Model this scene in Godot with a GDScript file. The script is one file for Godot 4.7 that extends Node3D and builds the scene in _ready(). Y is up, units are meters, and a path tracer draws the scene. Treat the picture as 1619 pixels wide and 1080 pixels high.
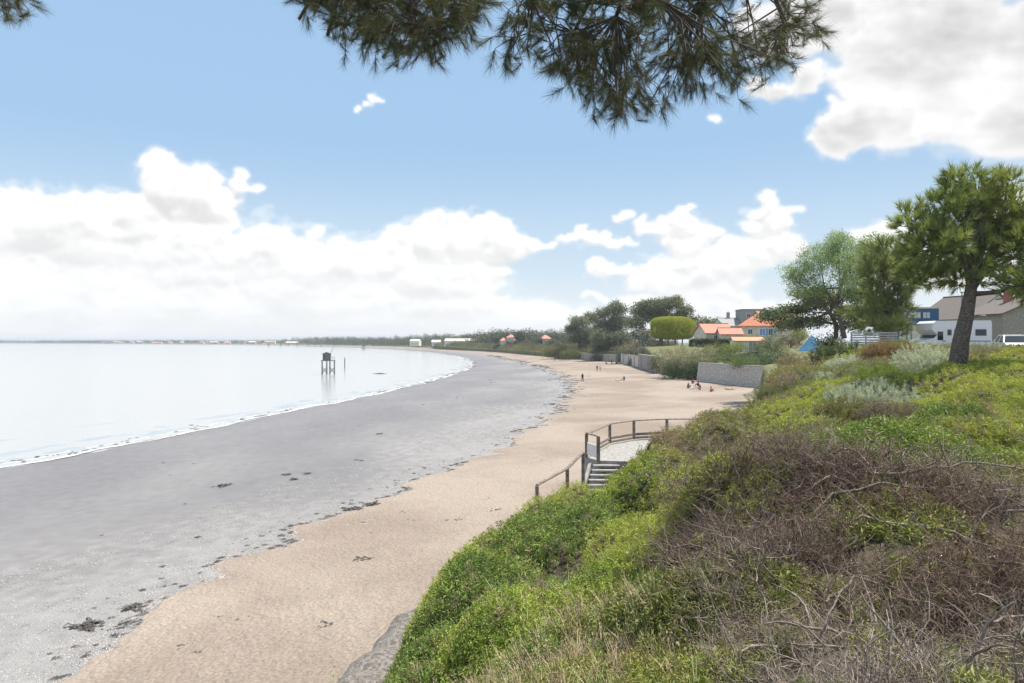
extends Node3D

# ---------------------------------------------------------------- helpers
const FOCAL := 1080.0
const EYE := 8.2
const SEA := -1.4
var rng := RandomNumberGenerator.new()
var taken := {}
var M := {}

func at(u: float, v: float, d: float) -> Vector3:
	return Vector3((u - 809.5) / FOCAL * d, EYE - (v - 540.0) / FOCAL * d, -d)

func numbered(called: String) -> String:
	if not taken.has(called):
		taken[called] = 0
		return called
	taken[called] += 1
	return "%s_%03d" % [called, taken[called]]

func tag(o: Node, label: String, category: String, group := "", kind := "") -> void:
	o.set_meta("label", label)
	if category != "": o.set_meta("category", category)
	if group != "": o.set_meta("group", group)
	if kind != "": o.set_meta("kind", kind)

func place_word(i: int, n: int) -> String:
	if i == 0: return "leftmost"
	if i == n - 1: return "rightmost"
	var w := ["second", "third", "fourth", "fifth", "sixth", "seventh", "eighth", "ninth", "tenth", "eleventh", "twelfth", "thirteenth", "fourteenth", "fifteenth", "sixteenth", "seventeenth"]
	if i < n / 2: return w[mini(i - 1, 16)] + " from left"
	return w[mini(n - 2 - i, 16)] + " from right"

# labels of a row of look-alikes, told apart by their order from left to right in the view
func order_labels(list: Array, text: String) -> void:
	list.sort_custom(func(a, b): return a.position.x / -a.position.z < b.position.x / -b.position.z)
	for i in list.size():
		list[i].set_meta("label", text.replace("#", place_word(i, list.size())))

func thing(called: String, label: String, category: String, where := Vector3.ZERO, turn := 0.0, group := "") -> Node3D:
	var o := Node3D.new()
	o.name = numbered(called)
	add_child(o)
	o.position = where
	o.rotation.y = turn
	tag(o, label, category, group)
	return o

func copy(src: Node3D, where: Vector3, turn: float, label: String, group := "") -> Node3D:
	var base := String(src.name).rstrip("0123456789").trim_suffix("_")
	var c: Node3D = src.duplicate()
	c.name = numbered(base)
	add_child(c)
	c.position = where
	c.rotation.y = turn
	c.set_meta("label", label)
	if group != "": c.set_meta("group", group)
	return c

func mb() -> SurfaceTool:
	var st := SurfaceTool.new()
	st.begin(Mesh.PRIMITIVE_TRIANGLES)
	return st

func build(st: SurfaceTool, called: String, m: Material, parent: Node) -> MeshInstance3D:
	st.generate_normals()
	var mi := MeshInstance3D.new()
	mi.mesh = st.commit()
	mi.material_override = m
	mi.name = numbered(called) if parent == self else called
	parent.add_child(mi, true)
	return mi

func use_mesh(mesh: Mesh, called: String, m: Material, parent: Node) -> MeshInstance3D:
	var mi := MeshInstance3D.new()
	mi.mesh = mesh
	mi.material_override = m
	mi.name = called
	parent.add_child(mi, true)
	return mi

func lin(r: float, g: float, b: float) -> Color:
	return Color(r, g, b).linear_to_srgb()

func mat(r: float, g: float, b: float, rough := 0.85, metal := 0.0) -> StandardMaterial3D:
	var m := StandardMaterial3D.new()
	m.albedo_color = lin(r, g, b)
	m.roughness = rough
	m.metallic = metal
	return m

func ntex(freq: float, lo: Color, hi: Color, seed_: int, size := 512, oct := 4, kind := FastNoiseLite.TYPE_SIMPLEX_SMOOTH, mid = null) -> NoiseTexture2D:
	var n := FastNoiseLite.new()
	n.seed = seed_
	n.frequency = freq
	n.fractal_octaves = oct
	n.noise_type = kind
	var t := NoiseTexture2D.new()
	t.width = size
	t.height = size
	t.seamless = true
	t.noise = n
	var g := Gradient.new()
	if mid == null:
		g.colors = PackedColorArray([lo, hi])
		g.offsets = PackedFloat32Array([0.2, 0.8])
	else:
		g.colors = PackedColorArray([lo, mid, hi])
		g.offsets = PackedFloat32Array([0.2, 0.5, 0.8])
	t.color_ramp = g
	return t

func nnorm(freq: float, strength: float, seed_: int, size := 512, oct := 4) -> NoiseTexture2D:
	var n := FastNoiseLite.new()
	n.seed = seed_
	n.frequency = freq
	n.fractal_octaves = oct
	var t := NoiseTexture2D.new()
	t.width = size
	t.height = size
	t.seamless = true
	t.as_normal_map = true
	t.bump_strength = strength
	t.noise = n
	return t

func textured(m: StandardMaterial3D, tex: Texture2D, scale: float, norm: Texture2D = null, nscale := 1.0) -> StandardMaterial3D:
	m.uv1_triplanar = true
	m.uv1_world_triplanar = true
	m.uv1_scale = Vector3.ONE * scale
	if tex: m.albedo_texture = tex
	if norm:
		m.normal_enabled = true
		m.normal_texture = norm
		m.normal_scale = nscale
	return m

func foliage(r: float, g: float, b: float, back := 0.35) -> StandardMaterial3D:
	var m := mat(r, g, b, 0.7)
	m.vertex_color_use_as_albedo = true
	m.cull_mode = BaseMaterial3D.CULL_DISABLED
	m.backlight_enabled = true
	m.backlight = Color(back, back, back * 0.6)
	return m

func quad(st: SurfaceTool, a: Vector3, b: Vector3, c: Vector3, d: Vector3) -> void:
	for p in [a, b, c, a, c, d]:
		st.add_vertex(p)

func tri(st: SurfaceTool, a: Vector3, b: Vector3, c: Vector3) -> void:
	st.add_vertex(a); st.add_vertex(b); st.add_vertex(c)

# a box with its centre at c, sizes s, turned by basis q, edges chamfered by e
func box(st: SurfaceTool, c: Vector3, s: Vector3, q := Basis.IDENTITY, e := 0.0) -> void:
	var h := s * 0.5
	st.set_smooth_group(-1)
	if e <= 0.0:
		var P := []
		for i in 8:
			P.append(c + q * Vector3(h.x * (1 if i & 1 else -1), h.y * (1 if i & 2 else -1), h.z * (1 if i & 4 else -1)))
		for f in [[4, 6, 7, 5], [1, 3, 2, 0], [0, 2, 6, 4], [5, 7, 3, 1], [2, 3, 7, 6], [0, 4, 5, 1]]:
			quad(st, P[f[0]], P[f[1]], P[f[2]], P[f[3]])
		return
	# chamfered: three inset face pairs, twelve edge strips, eight corners
	var V := func(sx: float, sy: float, sz: float, ax: int) -> Vector3:
		var p := Vector3(h.x - e, h.y - e, h.z - e)
		p[ax] += e
		return c + q * Vector3(p.x * sx, p.y * sy, p.z * sz)
	for ax in 3:
		for s1 in [-1.0, 1.0]:
			var L := []
			for k in [[-1.0, -1.0], [-1.0, 1.0], [1.0, 1.0], [1.0, -1.0]]:
				var sg := Vector3.ZERO
				sg[ax] = s1
				sg[(ax + 1) % 3] = k[0]
				sg[(ax + 2) % 3] = k[1]
				L.append(V.call(sg.x, sg.y, sg.z, ax))
			if s1 > 0: quad(st, L[0], L[1], L[2], L[3])
			else: quad(st, L[3], L[2], L[1], L[0])
	for ax in 3:
		var b1 := (ax + 1) % 3
		var b2 := (ax + 2) % 3
		for k in [[-1.0, -1.0], [-1.0, 1.0], [1.0, 1.0], [1.0, -1.0]]:
			var sa := Vector3.ZERO
			sa[ax] = -1.0; sa[b1] = k[0]; sa[b2] = k[1]
			var sb := sa
			sb[ax] = 1.0
			quad(st, V.call(sa.x, sa.y, sa.z, b1), V.call(sb.x, sb.y, sb.z, b1), V.call(sb.x, sb.y, sb.z, b2), V.call(sa.x, sa.y, sa.z, b2))
	for i in 8:
		var sx := 1.0 if i & 1 else -1.0
		var sy := 1.0 if i & 2 else -1.0
		var sz := 1.0 if i & 4 else -1.0
		tri(st, V.call(sx, sy, sz, 0), V.call(sx, sy, sz, 1), V.call(sx, sy, sz, 2))

func bar(st: SurfaceTool, a: Vector3, b: Vector3, w: float, h: float, e := 0.0) -> void:
	var z := (b - a).normalized()
	var x := z.cross(Vector3.UP)
	if x.length() < 0.01: x = Vector3.RIGHT
	x = x.normalized()
	var y := x.cross(z).normalized() * -1.0
	if y.y < 0: y = -y
	box(st, (a + b) * 0.5, Vector3(w, h, a.distance_to(b)), Basis(x, y, z), e)

func tube(st: SurfaceTool, pts: Array, radii: Array, sides := 6, cap := true) -> void:
	var rings := []
	var ref := Vector3(0.31, 0.2, 0.93)
	for i in pts.size():
		var t: Vector3 = (pts[min(i + 1, pts.size() - 1)] - pts[max(i - 1, 0)])
		t = t.normalized()
		var x := t.cross(ref)
		if x.length() < 0.1: x = t.cross(Vector3.RIGHT)
		x = x.normalized()
		var y := t.cross(x)
		ref = y.cross(t).normalized() if false else ref
		var ring := []
		for k in sides:
			var a := TAU * k / sides
			ring.append(pts[i] + (x * cos(a) + y * sin(a)) * radii[i])
		rings.append(ring)
	st.set_smooth_group(0)
	for i in pts.size() - 1:
		for k in sides:
			var k2: int = (k + 1) % sides
			quad(st, rings[i][k], rings[i + 1][k], rings[i + 1][k2], rings[i][k2])
	if cap:
		st.set_smooth_group(-1)
		var last: int = pts.size() - 1
		for k in range(1, sides - 1):
			tri(st, rings[last][0], rings[last][k], rings[last][k + 1])
			tri(st, rings[0][0], rings[0][k + 1], rings[0][k])

func prism(st: SurfaceTool, prof: PackedVector2Array, z0: float, z1: float) -> void:
	st.set_smooth_group(-1)
	var idx := Geometry2D.triangulate_polygon(prof)
	for i in range(0, idx.size(), 3):
		var a := prof[idx[i]]; var b := prof[idx[i + 1]]; var c := prof[idx[i + 2]]
		tri(st, Vector3(a.x, a.y, z1), Vector3(c.x, c.y, z1), Vector3(b.x, b.y, z1))
		tri(st, Vector3(a.x, a.y, z0), Vector3(b.x, b.y, z0), Vector3(c.x, c.y, z0))
	for i in prof.size():
		var a := prof[i]; var b := prof[(i + 1) % prof.size()]
		quad(st, Vector3(a.x, a.y, z0), Vector3(b.x, b.y, z0), Vector3(b.x, b.y, z1), Vector3(a.x, a.y, z1))

func rv() -> Vector3:
	var z := rng.randf_range(-1, 1)
	var a := rng.randf() * TAU
	var r := sqrt(1 - z * z)
	return Vector3(r * cos(a), z, r * sin(a))

func basis_up(y: Vector3, spin: float, s: float) -> Basis:
	y = y.normalized()
	var x := y.cross(Vector3(0.213, 0.11, 0.97))
	if x.length() < 0.05: x = y.cross(Vector3.RIGHT)
	x = x.normalized().rotated(y, spin)
	return Basis(x * s, y * s, x.cross(y) * s)

func scatter(called: String, mesh: Mesh, xf: Array, cols: PackedColorArray, m: Material, parent: Node) -> MultiMeshInstance3D:
	var mm := MultiMesh.new()
	mm.transform_format = MultiMesh.TRANSFORM_3D
	mm.use_colors = true
	mm.mesh = mesh
	mm.instance_count = xf.size()
	for i in xf.size():
		mm.set_instance_transform(i, xf[i])
		mm.set_instance_color(i, cols[i])
	var o := MultiMeshInstance3D.new()
	o.multimesh = mm
	o.material_override = m
	o.name = numbered(called) if parent == self else called
	parent.add_child(o, true)
	o.set_meta("kind", "stuff")
	return o

func curve_x(c: Array, d: float) -> float:
	for i in range(c.size() - 1):
		if d <= c[i + 1][0] or i == c.size() - 2:
			var t: float = (d - c[i][0]) / (c[i + 1][0] - c[i][0])
			# catmull-rom in x
			var p0: float = c[max(i - 1, 0)][1]
			var p1: float = c[i][1]
			var p2: float = c[i + 1][1]
			var p3: float = c[min(i + 2, c.size() - 1)][1]
			var d0: float = c[max(i - 1, 0)][0]
			var d1: float = c[i][0]
			var d2: float = c[i + 1][0]
			var d3: float = c[min(i + 2, c.size() - 1)][0]
			var m1: float = (p2 - p0) / max(d2 - d0, 0.001) * (d2 - d1)
			var m2: float = (p3 - p1) / max(d3 - d1, 0.001) * (d2 - d1)
			t = clampf(t, -1.0, 2.0)
			var t2 := t * t
			var t3 := t2 * t
			return (2 * t3 - 3 * t2 + 1) * p1 + (t3 - 2 * t2 + t) * m1 + (-2 * t3 + 3 * t2) * p2 + (t3 - t2) * m2
	return c[-1][1]

# shoreline curves, [distance from the headland, metres east]
var CW := [[-60, -46], [0, -43], [25, -41], [51.3, -38.5], [63.6, -35.9], [85, -32], [126, -24.5], [165, -20], [207, -17], [273, -16], [345, -21.6], [451, -37], [610, -73], [900, -175], [1296, -371], [2000, -900], [3200, -2400], [4300, -4600]]
var CD := [[-60, -14], [0, -12.5], [16.8, -11.7], [23.9, -11.3], [30.4, -9.3], [39.4, -5.8], [56.7, -0.5], [90.7, 6.8], [121, 10.7], [155, 12.6], [189, 12.3], [239, 9], [310, 0], [432, -17], [610, -64], [900, -164], [1296, -358], [2000, -880], [3200, -2370], [4300, -4560]]
var CB := [[-60, -7], [0, -5], [15, -3.7], [18, -3], [22, -1.2], [26, 1], [29, 3.2], [32, 5.6], [36, 9.2], [40, 12.4], [48, 16.5], [60, 21], [81, 29.0], [95, 37.0], [104, 42.2], [111, 42.0], [128, 36.5], [155, 34], [200, 37], [245, 38.7], [275, 31], [300, 25], [352, 13], [476, -12], [610, -55], [930, -155], [1296, -340], [2000, -850], [3200, -2320], [4300, -4480]]

func beach_h(x: float, d: float) -> float:
	var w := curve_x(CW, d)
	var k := curve_x(CD, d)
	var b := curve_x(CB, d)
	if x < w: return SEA + (x - w) * 0.035
	if x < k: return lerpf(SEA, -0.2, pow((x - w) / (k - w), 1.15))
	if x < b: return lerpf(-0.2, 0.7, (x - k) / (b - k))
	return 0.7

# heights of the planted slope: [east, distance, height]
var HP := []
var lump := FastNoiseLite.new()
var lump2 := FastNoiseLite.new()
var fine := FastNoiseLite.new()
var kinds := FastNoiseLite.new()
const GX0 := -7.0
const GD0 := -4.0
const GS := 0.25
const GNX := 220
const GND := 288
var HG := PackedFloat32Array()

func idw(x: float, d: float) -> float:
	var sw := 0.0
	var sh := 0.0
	for p in HP:
		var dx: float = x - p.x
		var dd: float = d - p.z
		var q := dx * dx + dd * dd + 0.35
		var w := 1.0 / (q * q)
		sw += w
		sh += w * p.y
	return sh / sw

func land_raw(x: float, d: float) -> float:
	var h := idw(x, d)
	var near := d < 62.0
	if near:
		var q := clampf((d - 3.0) / 10.0, 0.35, 1.0)
		# cushions of the shrubs
		var c := lump.get_noise_2d(x, d)
		var c2 := lump2.get_noise_2d(x, d)
		var soft := 1.0 - smoothstep(11.0, 15.0, x) * 0.55
		var dome := 1.0 - (c + 1.0) * (c + 1.0)
		var dome2 := 1.0 - (c2 + 1.0) * (c2 + 1.0)
		h += (dome - 0.8) * 1.45 * q * soft + (dome2 - 0.75) * 0.3 * soft
	var s := x - curve_x(CB, d)
	var w := 3.1 if d < 30 else (2.2 if d < 70 else 1.2)
	return lerpf(-1.0, h, smoothstep(0.0, w, s))

func land_h(x: float, d: float) -> float:
	var gx := (x - GX0) / GS
	var gd := (d - GD0) / GS
	if gx < 0 or gd < 0 or gx >= GNX - 1 or gd >= GND - 1:
		return land_raw(x, d)
	var i := int(gx)
	var j := int(gd)
	var fx := gx - i
	var fd := gd - j
	var a := HG[j * GNX + i]
	var b := HG[j * GNX + i + 1]
	var c := HG[(j + 1) * GNX + i]
	var e := HG[(j + 1) * GNX + i + 1]
	return lerpf(lerpf(a, b, fx), lerpf(c, e, fx), fd)

func land_n(x: float, d: float) -> Vector3:
	var e := 0.3
	return Vector3(land_h(x - e, d) - land_h(x + e, d), 2 * e, land_h(x, d + e) - land_h(x, d - e)).normalized()

# ---------------------------------------------------------------- sky
func sstep(a: float, b: float, x: float) -> float:
	var t := clampf((x - a) / (b - a), 0.0, 1.0)
	return t * t * (3 - 2 * t)

func puff(B: Array, n1: FastNoiseLite, n3: FastNoiseLite, px: float, py: float) -> float:
	var w1 := n1.get_noise_2d(px * 0.012, py * 0.016)
	var w2 := n1.get_noise_2d(px * 0.012 + 71.3, py * 0.016 + 13.7)
	var cell := n3.get_noise_2d(px * 0.022, py * 0.03)
	var qx := px + w1 * 28.0
	var qy := py + w2 * 20.0 + cell * 6.0
	var best := -9.0
	for b in B:
		var dx: float = (qx - b[0]) / b[2]
		if dx > 1.6 or dx < -1.6: continue
		var dy: float = (qy - b[1]) / b[3]
		if dy > 1.6 or dy < -1.6: continue
		var f := 1.0 - dx * dx - dy * dy
		if f > best: best = f
		elif f > 0.0: best += f * 0.10
	return best + w2 * 0.3 - cell * 0.32 - 0.22

func make_sky() -> PanoramaSkyMaterial:
	# air and clouds of one quarter of the horizon, mirrored round the other three
	var n1 := FastNoiseLite.new()
	n1.seed = 5; n1.frequency = 1.0; n1.fractal_octaves = 5; n1.fractal_gain = 0.55
	var n2 := FastNoiseLite.new()
	n2.seed = 11; n2.frequency = 1.0; n2.fractal_octaves = 4
	var n3 := FastNoiseLite.new()
	n3.seed = 23; n3.frequency = 1.0; n3.fractal_octaves = 5; n3.noise_type = FastNoiseLite.TYPE_CELLULAR
	n3.cellular_return_type = FastNoiseLite.RETURN_DISTANCE
	n3.fractal_octaves = 3
	# cumulus heads: u, v, half width, half height, strength
	var B := [
		[-200, 420, 200, 120], [-40, 360, 110, 75], [60, 350, 100, 62], [150, 370, 90, 66], [215, 340, 60, 50], [265, 290, 58, 56], [310, 310, 60, 50], [345, 325, 40, 34], [378, 287, 24, 20], [408, 297, 24, 7],
		[300, 400, 130, 80], [420, 400, 80, 60], [480, 410, 80, 56], [560, 420, 90, 50], [620, 400, 60, 48], [680, 380, 60, 46], [740, 375, 60, 46], [790, 385, 50, 34], [835, 378, 30, 18], [870, 384, 26, 6],
		[700, 440, 110, 46], [400, 470, 420, 60], [0, 470, 300, 90], [700, 490, 200, 36], [860, 505, 120, 26],
		[988, 341, 22, 11], [962, 373, 32, 13], [920, 374, 30, 12], [1000, 375, 14, 11], [955, 425, 26, 18], [985, 428, 16, 10],
		[1040, 352, 26, 12], [1075, 345, 34, 20], [1085, 380, 50, 34], [1120, 365, 26, 9], [1150, 415, 60, 40], [1090, 430, 80, 36], [1040, 440, 50, 22], [1130, 450, 60, 40],
		[1212, 325, 26, 22], [1215, 350, 40, 30], [1255, 327, 20, 8], [1240, 385, 45, 26], [1195, 400, 50, 26], [1120, 490, 110, 30], [1010, 480, 60, 20], [1240, 500, 110, 18], [1060, 505, 160, 28],
		[1410, 385, 60, 38], [1370, 372, 30, 22], [1500, 420, 120, 40], [1640, 330, 70, 55],
		[1320, 215, 48, 30], [1360, 185, 60, 48], [1410, 170, 80, 70], [1400, 90, 100, 90], [1500, 130, 130, 100], [1590, 190, 110, 66], [1480, 30, 170, 90], [1660, 90, 160, 140], [1330, 30, 60, 60],
		[1280, 120, 40, 26], [1220, 140, 50, 20], [1240, 40, 90, 60], [1140, 180, 10, 11], [1800, 250, 160, 90], [1780, 420, 180, 80],
		[590, 150, 8, 8], [580, 162, 9, 7], [570, 173, 8, 6], [940, 469, 16, 8]]
	var W := 512
	var H := 1024
	var data := PackedFloat32Array()
	data.resize(2048 * H * 3)
	var zen := Vector3(0.30, 0.48, 0.75)
	var mid := Vector3(0.37, 0.565, 0.81)
	var low := Vector3(0.62, 0.76, 0.875)
	var hor := Vector3(0.86, 0.885, 0.905)
	for row in H:
		var el := (0.5 - (row + 0.5) / H) * PI
		var ve := tan(clampf(el, -1.5, 1.5))
		for col in W:
			var az := ((col + 0.5) / W - 0.5) * PI * 0.5
			var c := hor
			if el > -0.02:
				var e := maxf(el, 0.0)
				var deg := rad_to_deg(e)
				c = hor.lerp(low, sstep(0.0, 7.0, deg)).lerp(mid, sstep(4.0, 17.0, deg)).lerp(zen, sstep(16.0, 50.0, deg))
				var dir := Vector3(sin(az) * cos(el), sin(el), -cos(az) * cos(el))
				var px := 809.5 + tan(az) * 1080.0
				var py := 540.0 - ve / cos(az) * 1080.0
				var dens := 0.0
				if py > -400.0:
					var f0 := puff(B, n1, n3, px, py)
					dens = maxf(sstep(-0.03, 0.28 if py > 120.0 else 0.42, f0), 0.3 * sstep(-0.42, 0.05, f0 + 0.5 * n2.get_noise_2d(px * 0.02, py * 0.05)))
					if dens > 0.0:
						# lit from above: bases and folds are greyer than the heads
						var f1 := puff(B, n1, n3, px + 3.0, py - 11.0)
						var f2 := puff(B, n1, n3, px + 8.0, py - 34.0)
						var thick := sstep(0.2, 0.95, f2)
						var lit := clampf((f0 - f1) * 0.55, -0.10, 0.12)
						var grey := n2.get_noise_2d(px * 0.0042, py * 0.020)
						var cc := 0.985 + lit - 0.13 * thick * sstep(-0.25, 0.45, grey + 0.1)
						if py < 300.0 and px > 1200.0:
							cc = 0.99 + lit * 0.6 - 0.06 * sstep(0.0, 0.4, grey) - 0.21 * sstep(0.4, 1.2, f0 + n2.get_noise_2d(px * 0.003, py * 0.006) * 0.9) - 0.12 * sstep(140.0, -20.0, py)
						var cl := Vector3(0.985, 0.985, 0.985) * cc
						var veil := n2.get_noise_2d(px * 0.005 + 40.0, py * 0.05)
						cl = cl.lerp(hor * (1.06 + 0.10 * veil), sstep(9.0, 1.0, deg) * 0.65)
						c = c.lerp(cl, dens)
				# loose cloud higher up, going on overhead
				var up := sstep(27.0, 36.0, deg)
				if up > 0.0:
					var q := dir * (2.2 / (dir.y + 0.25))
					var hn := n2.get_noise_3d(q.x * 0.9, q.y, q.z * 0.9) + 0.35 * n1.get_noise_3d(q.x * 3.0, q.y, q.z * 3.0)
					var hd := sstep(0.02, 0.3, hn) * up
					var hc := Vector3(0.95, 0.955, 0.965) * (1.0 - 0.25 * sstep(0.15, 0.5, hn))
					c = c.lerp(hc, hd * 0.9)
				c = c.lerp(hor, sstep(2.6, 0.0, deg) * 0.55)
			else:
				c = hor * 0.8
			for k in 4:
				var cx := (k * W + (col if k % 2 == 0 else W - 1 - col) + 768) % 2048
				var o := (row * 2048 + cx) * 3
				data[o] = c.x
				data[o + 1] = c.y
				data[o + 2] = c.z
	var img := Image.create_from_data(2048, H, false, Image.FORMAT_RGBF, data.to_byte_array())
	var pm := PanoramaSkyMaterial.new()
	pm.panorama = ImageTexture.create_from_image(img)
	pm.energy_multiplier = 0.635
	return pm

# ---------------------------------------------------------------- plant pieces
func leaf(st: SurfaceTool, p: Vector3, dir: Vector3, side: Vector3, l: float, w: float) -> void:
	var tip := p + dir * l
	var m := p + dir * l * 0.5
	var n := dir.cross(side).normalized() * w * 0.25
	tri(st, p, m + side * w * 0.5 + n, tip)
	tri(st, p, tip, m - side * w * 0.5 + n)

func sprig_mesh(n: int, ll: float, lw: float, seed_: int, spread := 0.9, stem := true) -> Mesh:
	rng.seed = seed_
	var st := mb()
	st.set_smooth_group(-1)
	if stem:
		for s in 3:
			var a := s * TAU / 3 + rng.randf()
			var t := Vector3(cos(a) * 0.28, 0.85, sin(a) * 0.28)
			var sd := Vector3(-sin(a), 0, cos(a)) * 0.012
			tri(st, sd, t, -sd)
	for i in n:
		var h := pow(rng.randf(), 0.8)
		var a := rng.randf() * TAU
		var r := 0.34 * h * rng.randf()
		var b2 := rng.randf() * TAU
		var p := Vector3(cos(a) * r, h * 0.9, sin(a) * r)
		var dir := Vector3(cos(b2) * spread, rng.randf_range(0.0, 0.9), sin(b2) * spread).normalized()
		var side := dir.cross(rv()).normalized()
		leaf(st, p, dir, side, ll * rng.randf_range(0.7, 1.25), lw)
	st.generate_normals()
	return st.commit()

func needle_mesh(n: int, l: float, w: float, seed_: int, shoot := 0.5, lo := 0.35, hi := 1.1) -> Mesh:
	rng.seed = seed_
	var st := mb()
	st.set_smooth_group(-1)
	for i in n:
		var a := rng.randf() * TAU
		var h := rng.randf() * shoot
		var ang: float = rng.randf_range(lo, hi) * (1.0 - 0.45 * h / max(shoot, 0.01))
		var dir := Vector3(cos(a) * sin(ang), cos(ang), sin(a) * sin(ang))
		var side := dir.cross(rv()).normalized() * w * 0.5
		var p := Vector3(0, h, 0)
		tri(st, p + side, p + dir * l * rng.randf_range(0.75, 1.1), p - side)
	tri(st, Vector3(0.02, 0, 0), Vector3(0, shoot + 0.1, 0), Vector3(-0.02, 0, 0))
	tri(st, Vector3(0, 0, 0.02), Vector3(0, shoot + 0.1, 0), Vector3(0, 0, -0.02))
	st.generate_normals()
	return st.commit()

func clump_mesh(n: int, ls: float, seed_: int) -> Mesh:
	rng.seed = seed_
	var st := mb()
	st.set_smooth_group(-1)
	for i in n:
		var p := rv() * pow(rng.randf(), 0.45)
		p.y *= 0.7
		var dir := (rv() + p * 0.6).normalized()
		var side := dir.cross(rv()).normalized()
		leaf(st, p, dir, side, ls * rng.randf_range(0.7, 1.3), ls * 0.6)
	st.generate_normals()
	return st.commit()

func twig_mesh(seed_: int, n: int) -> Mesh:
	# a bunch of bare crooked twigs about one metre long
	rng.seed = seed_
	var st := mb()
	for i in n:
		var p := Vector3(rng.randf_range(-0.12, 0.12), 0, rng.randf_range(-0.12, 0.12))
		var dir := (Vector3.UP * 0.8 + rv() * 0.8).normalized()
		var pts := [p]
		var rad := [0.011]
		var r0 := rng.randf_range(0.006, 0.014)
		rad[0] = r0
		for k in 6:
			dir = (dir + rv() * 0.42).normalized()
			p += dir * 0.16
			pts.append(p)
			rad.append(r0 * (1.0 - 0.14 * k))
			if rng.randf() < 0.75:
				var d2 := (dir + rv() * 1.1).normalized()
				var q := p
				var p2 := [q]
				var r2 := [r0 * 0.55]
				for j in 3:
					d2 = (d2 + rv() * 0.4).normalized()
					q += d2 * 0.1
					p2.append(q)
					r2.append(r0 * (0.45 - 0.1 * j))
				tube(st, p2, r2, 3, false)
		tube(st, pts, rad, 3, false)
	st.generate_normals()
	return st.commit()

func jitter_col(a: Color, b: Color, t: float, v := 0.15) -> Color:
	var c := a.lerp(b, clampf(t, 0, 1))
	var k := 1.0 + rng.randf_range(-v, v)
	return Color(c.r * k, c.g * k, c.b * k)

# a crown: lobes [centre, radii] filled with copies of a tuft
func crown(parent: Node, lobes: Array, mesh: Mesh, m: Material, per: float, size: float, ca: Color, cb: Color, seed_: int, up := 0.6, called := "crown") -> void:
	rng.seed = seed_
	var xf := []
	var cols := PackedColorArray()
	for L in lobes:
		var c: Vector3 = L[0]
		var r: Vector3 = L[1]
		var n := int(per * (r.x * r.y + r.y * r.z + r.x * r.z) / 3.0)
		var tone := rng.randf() * 0.6
		for i in n:
			var q := rv() * pow(rng.randf(), 0.33)
			var p := c + q * r * (1.0 + 0.18 * rng.randf_range(-1, 1))
			var dir := (q + Vector3.UP * up + rv() * 0.5).normalized()
			xf.append(Transform3D(basis_up(dir, rng.randf() * TAU, size * rng.randf_range(0.7, 1.25)), p))
			cols.append(jitter_col(ca, cb, tone + rng.randf_range(-0.15, 0.4), 0.2))
	var o := scatter(called, mesh, xf, cols, m, parent)
	o.set_meta("kind", "stuff")

func px_lobes(list: Array, d: float, base: Vector3, seed_: int, deep := 0.9) -> Array:
	rng.seed = seed_
	var out := []
	var k := d / FOCAL
	for L in list:
		var dd: float = rng.randf_range(-1, 1) * L[2] * k * deep
		var c := at(L[0], L[1], d) + Vector3(0, 0, dd)
		out.append([c - base, Vector3(L[2] * k, L[3] * k, L[2] * k * 0.9)])
	return out

func limbs(st: SurfaceTool, root: Vector3, lobes: Array, r: float, seed_: int) -> void:
	rng.seed = seed_
	for L in lobes:
		var c: Vector3 = L[0]
		var m := root.lerp(c, 0.45) + Vector3(0, -0.06 * root.distance_to(c), 0) + rv() * 0.08 * root.distance_to(c)
		tube(st, [root, m, c], [r, r * 0.6, r * 0.22], 5, false)
		for k in 3:
			var e: Vector3 = c + rv() * L[1] * 0.8
			tube(st, [m.lerp(c, 0.6), e], [r * 0.3, r * 0.1], 4, false)

func shrub(called: String, label: String, where: Vector3, rx: float, ry: float, rz: float, mesh: Mesh, m: Material, per: float, size: float, ca: Color, cb: Color, seed_: int, group := "") -> Node3D:
	var t := thing(called, label, "shrub", where, 0.0, group)
	rng.seed = seed_
	var st := mb()
	for k in 9:
		var a := rng.randf() * TAU
		var e := Vector3(cos(a) * rx * 0.7, ry * rng.randf_range(0.7, 1.3), sin(a) * rz * 0.7)
		tube(st, [Vector3(cos(a) * 0.05, -0.3, sin(a) * 0.05), e * 0.5 + rv() * 0.1, e], [0.03 + 0.012 * ry, 0.02 + 0.006 * ry, 0.008], 4, false)
	build(st, "stem", M.bark, t)
	# several domes make an uneven outline
	var lobes := []
	lobes.append([Vector3(0, ry * 0.75, 0), Vector3(rx * 0.8, ry * 0.85, rz * 0.8)])
	for k in 7:
		var a := k * TAU / 7 + rng.randf()
		var f := rng.randf_range(0.35, 0.55)
		lobes.append([Vector3(cos(a) * rx * 0.6, ry * rng.randf_range(0.35, 0.85), sin(a) * rz * 0.6), Vector3(rx * f, ry * f * 1.1, rz * f)])
	crown(t, lobes, mesh, m, per, size, ca, cb, seed_ + 1, 0.8, "foliage")
	return t

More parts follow.
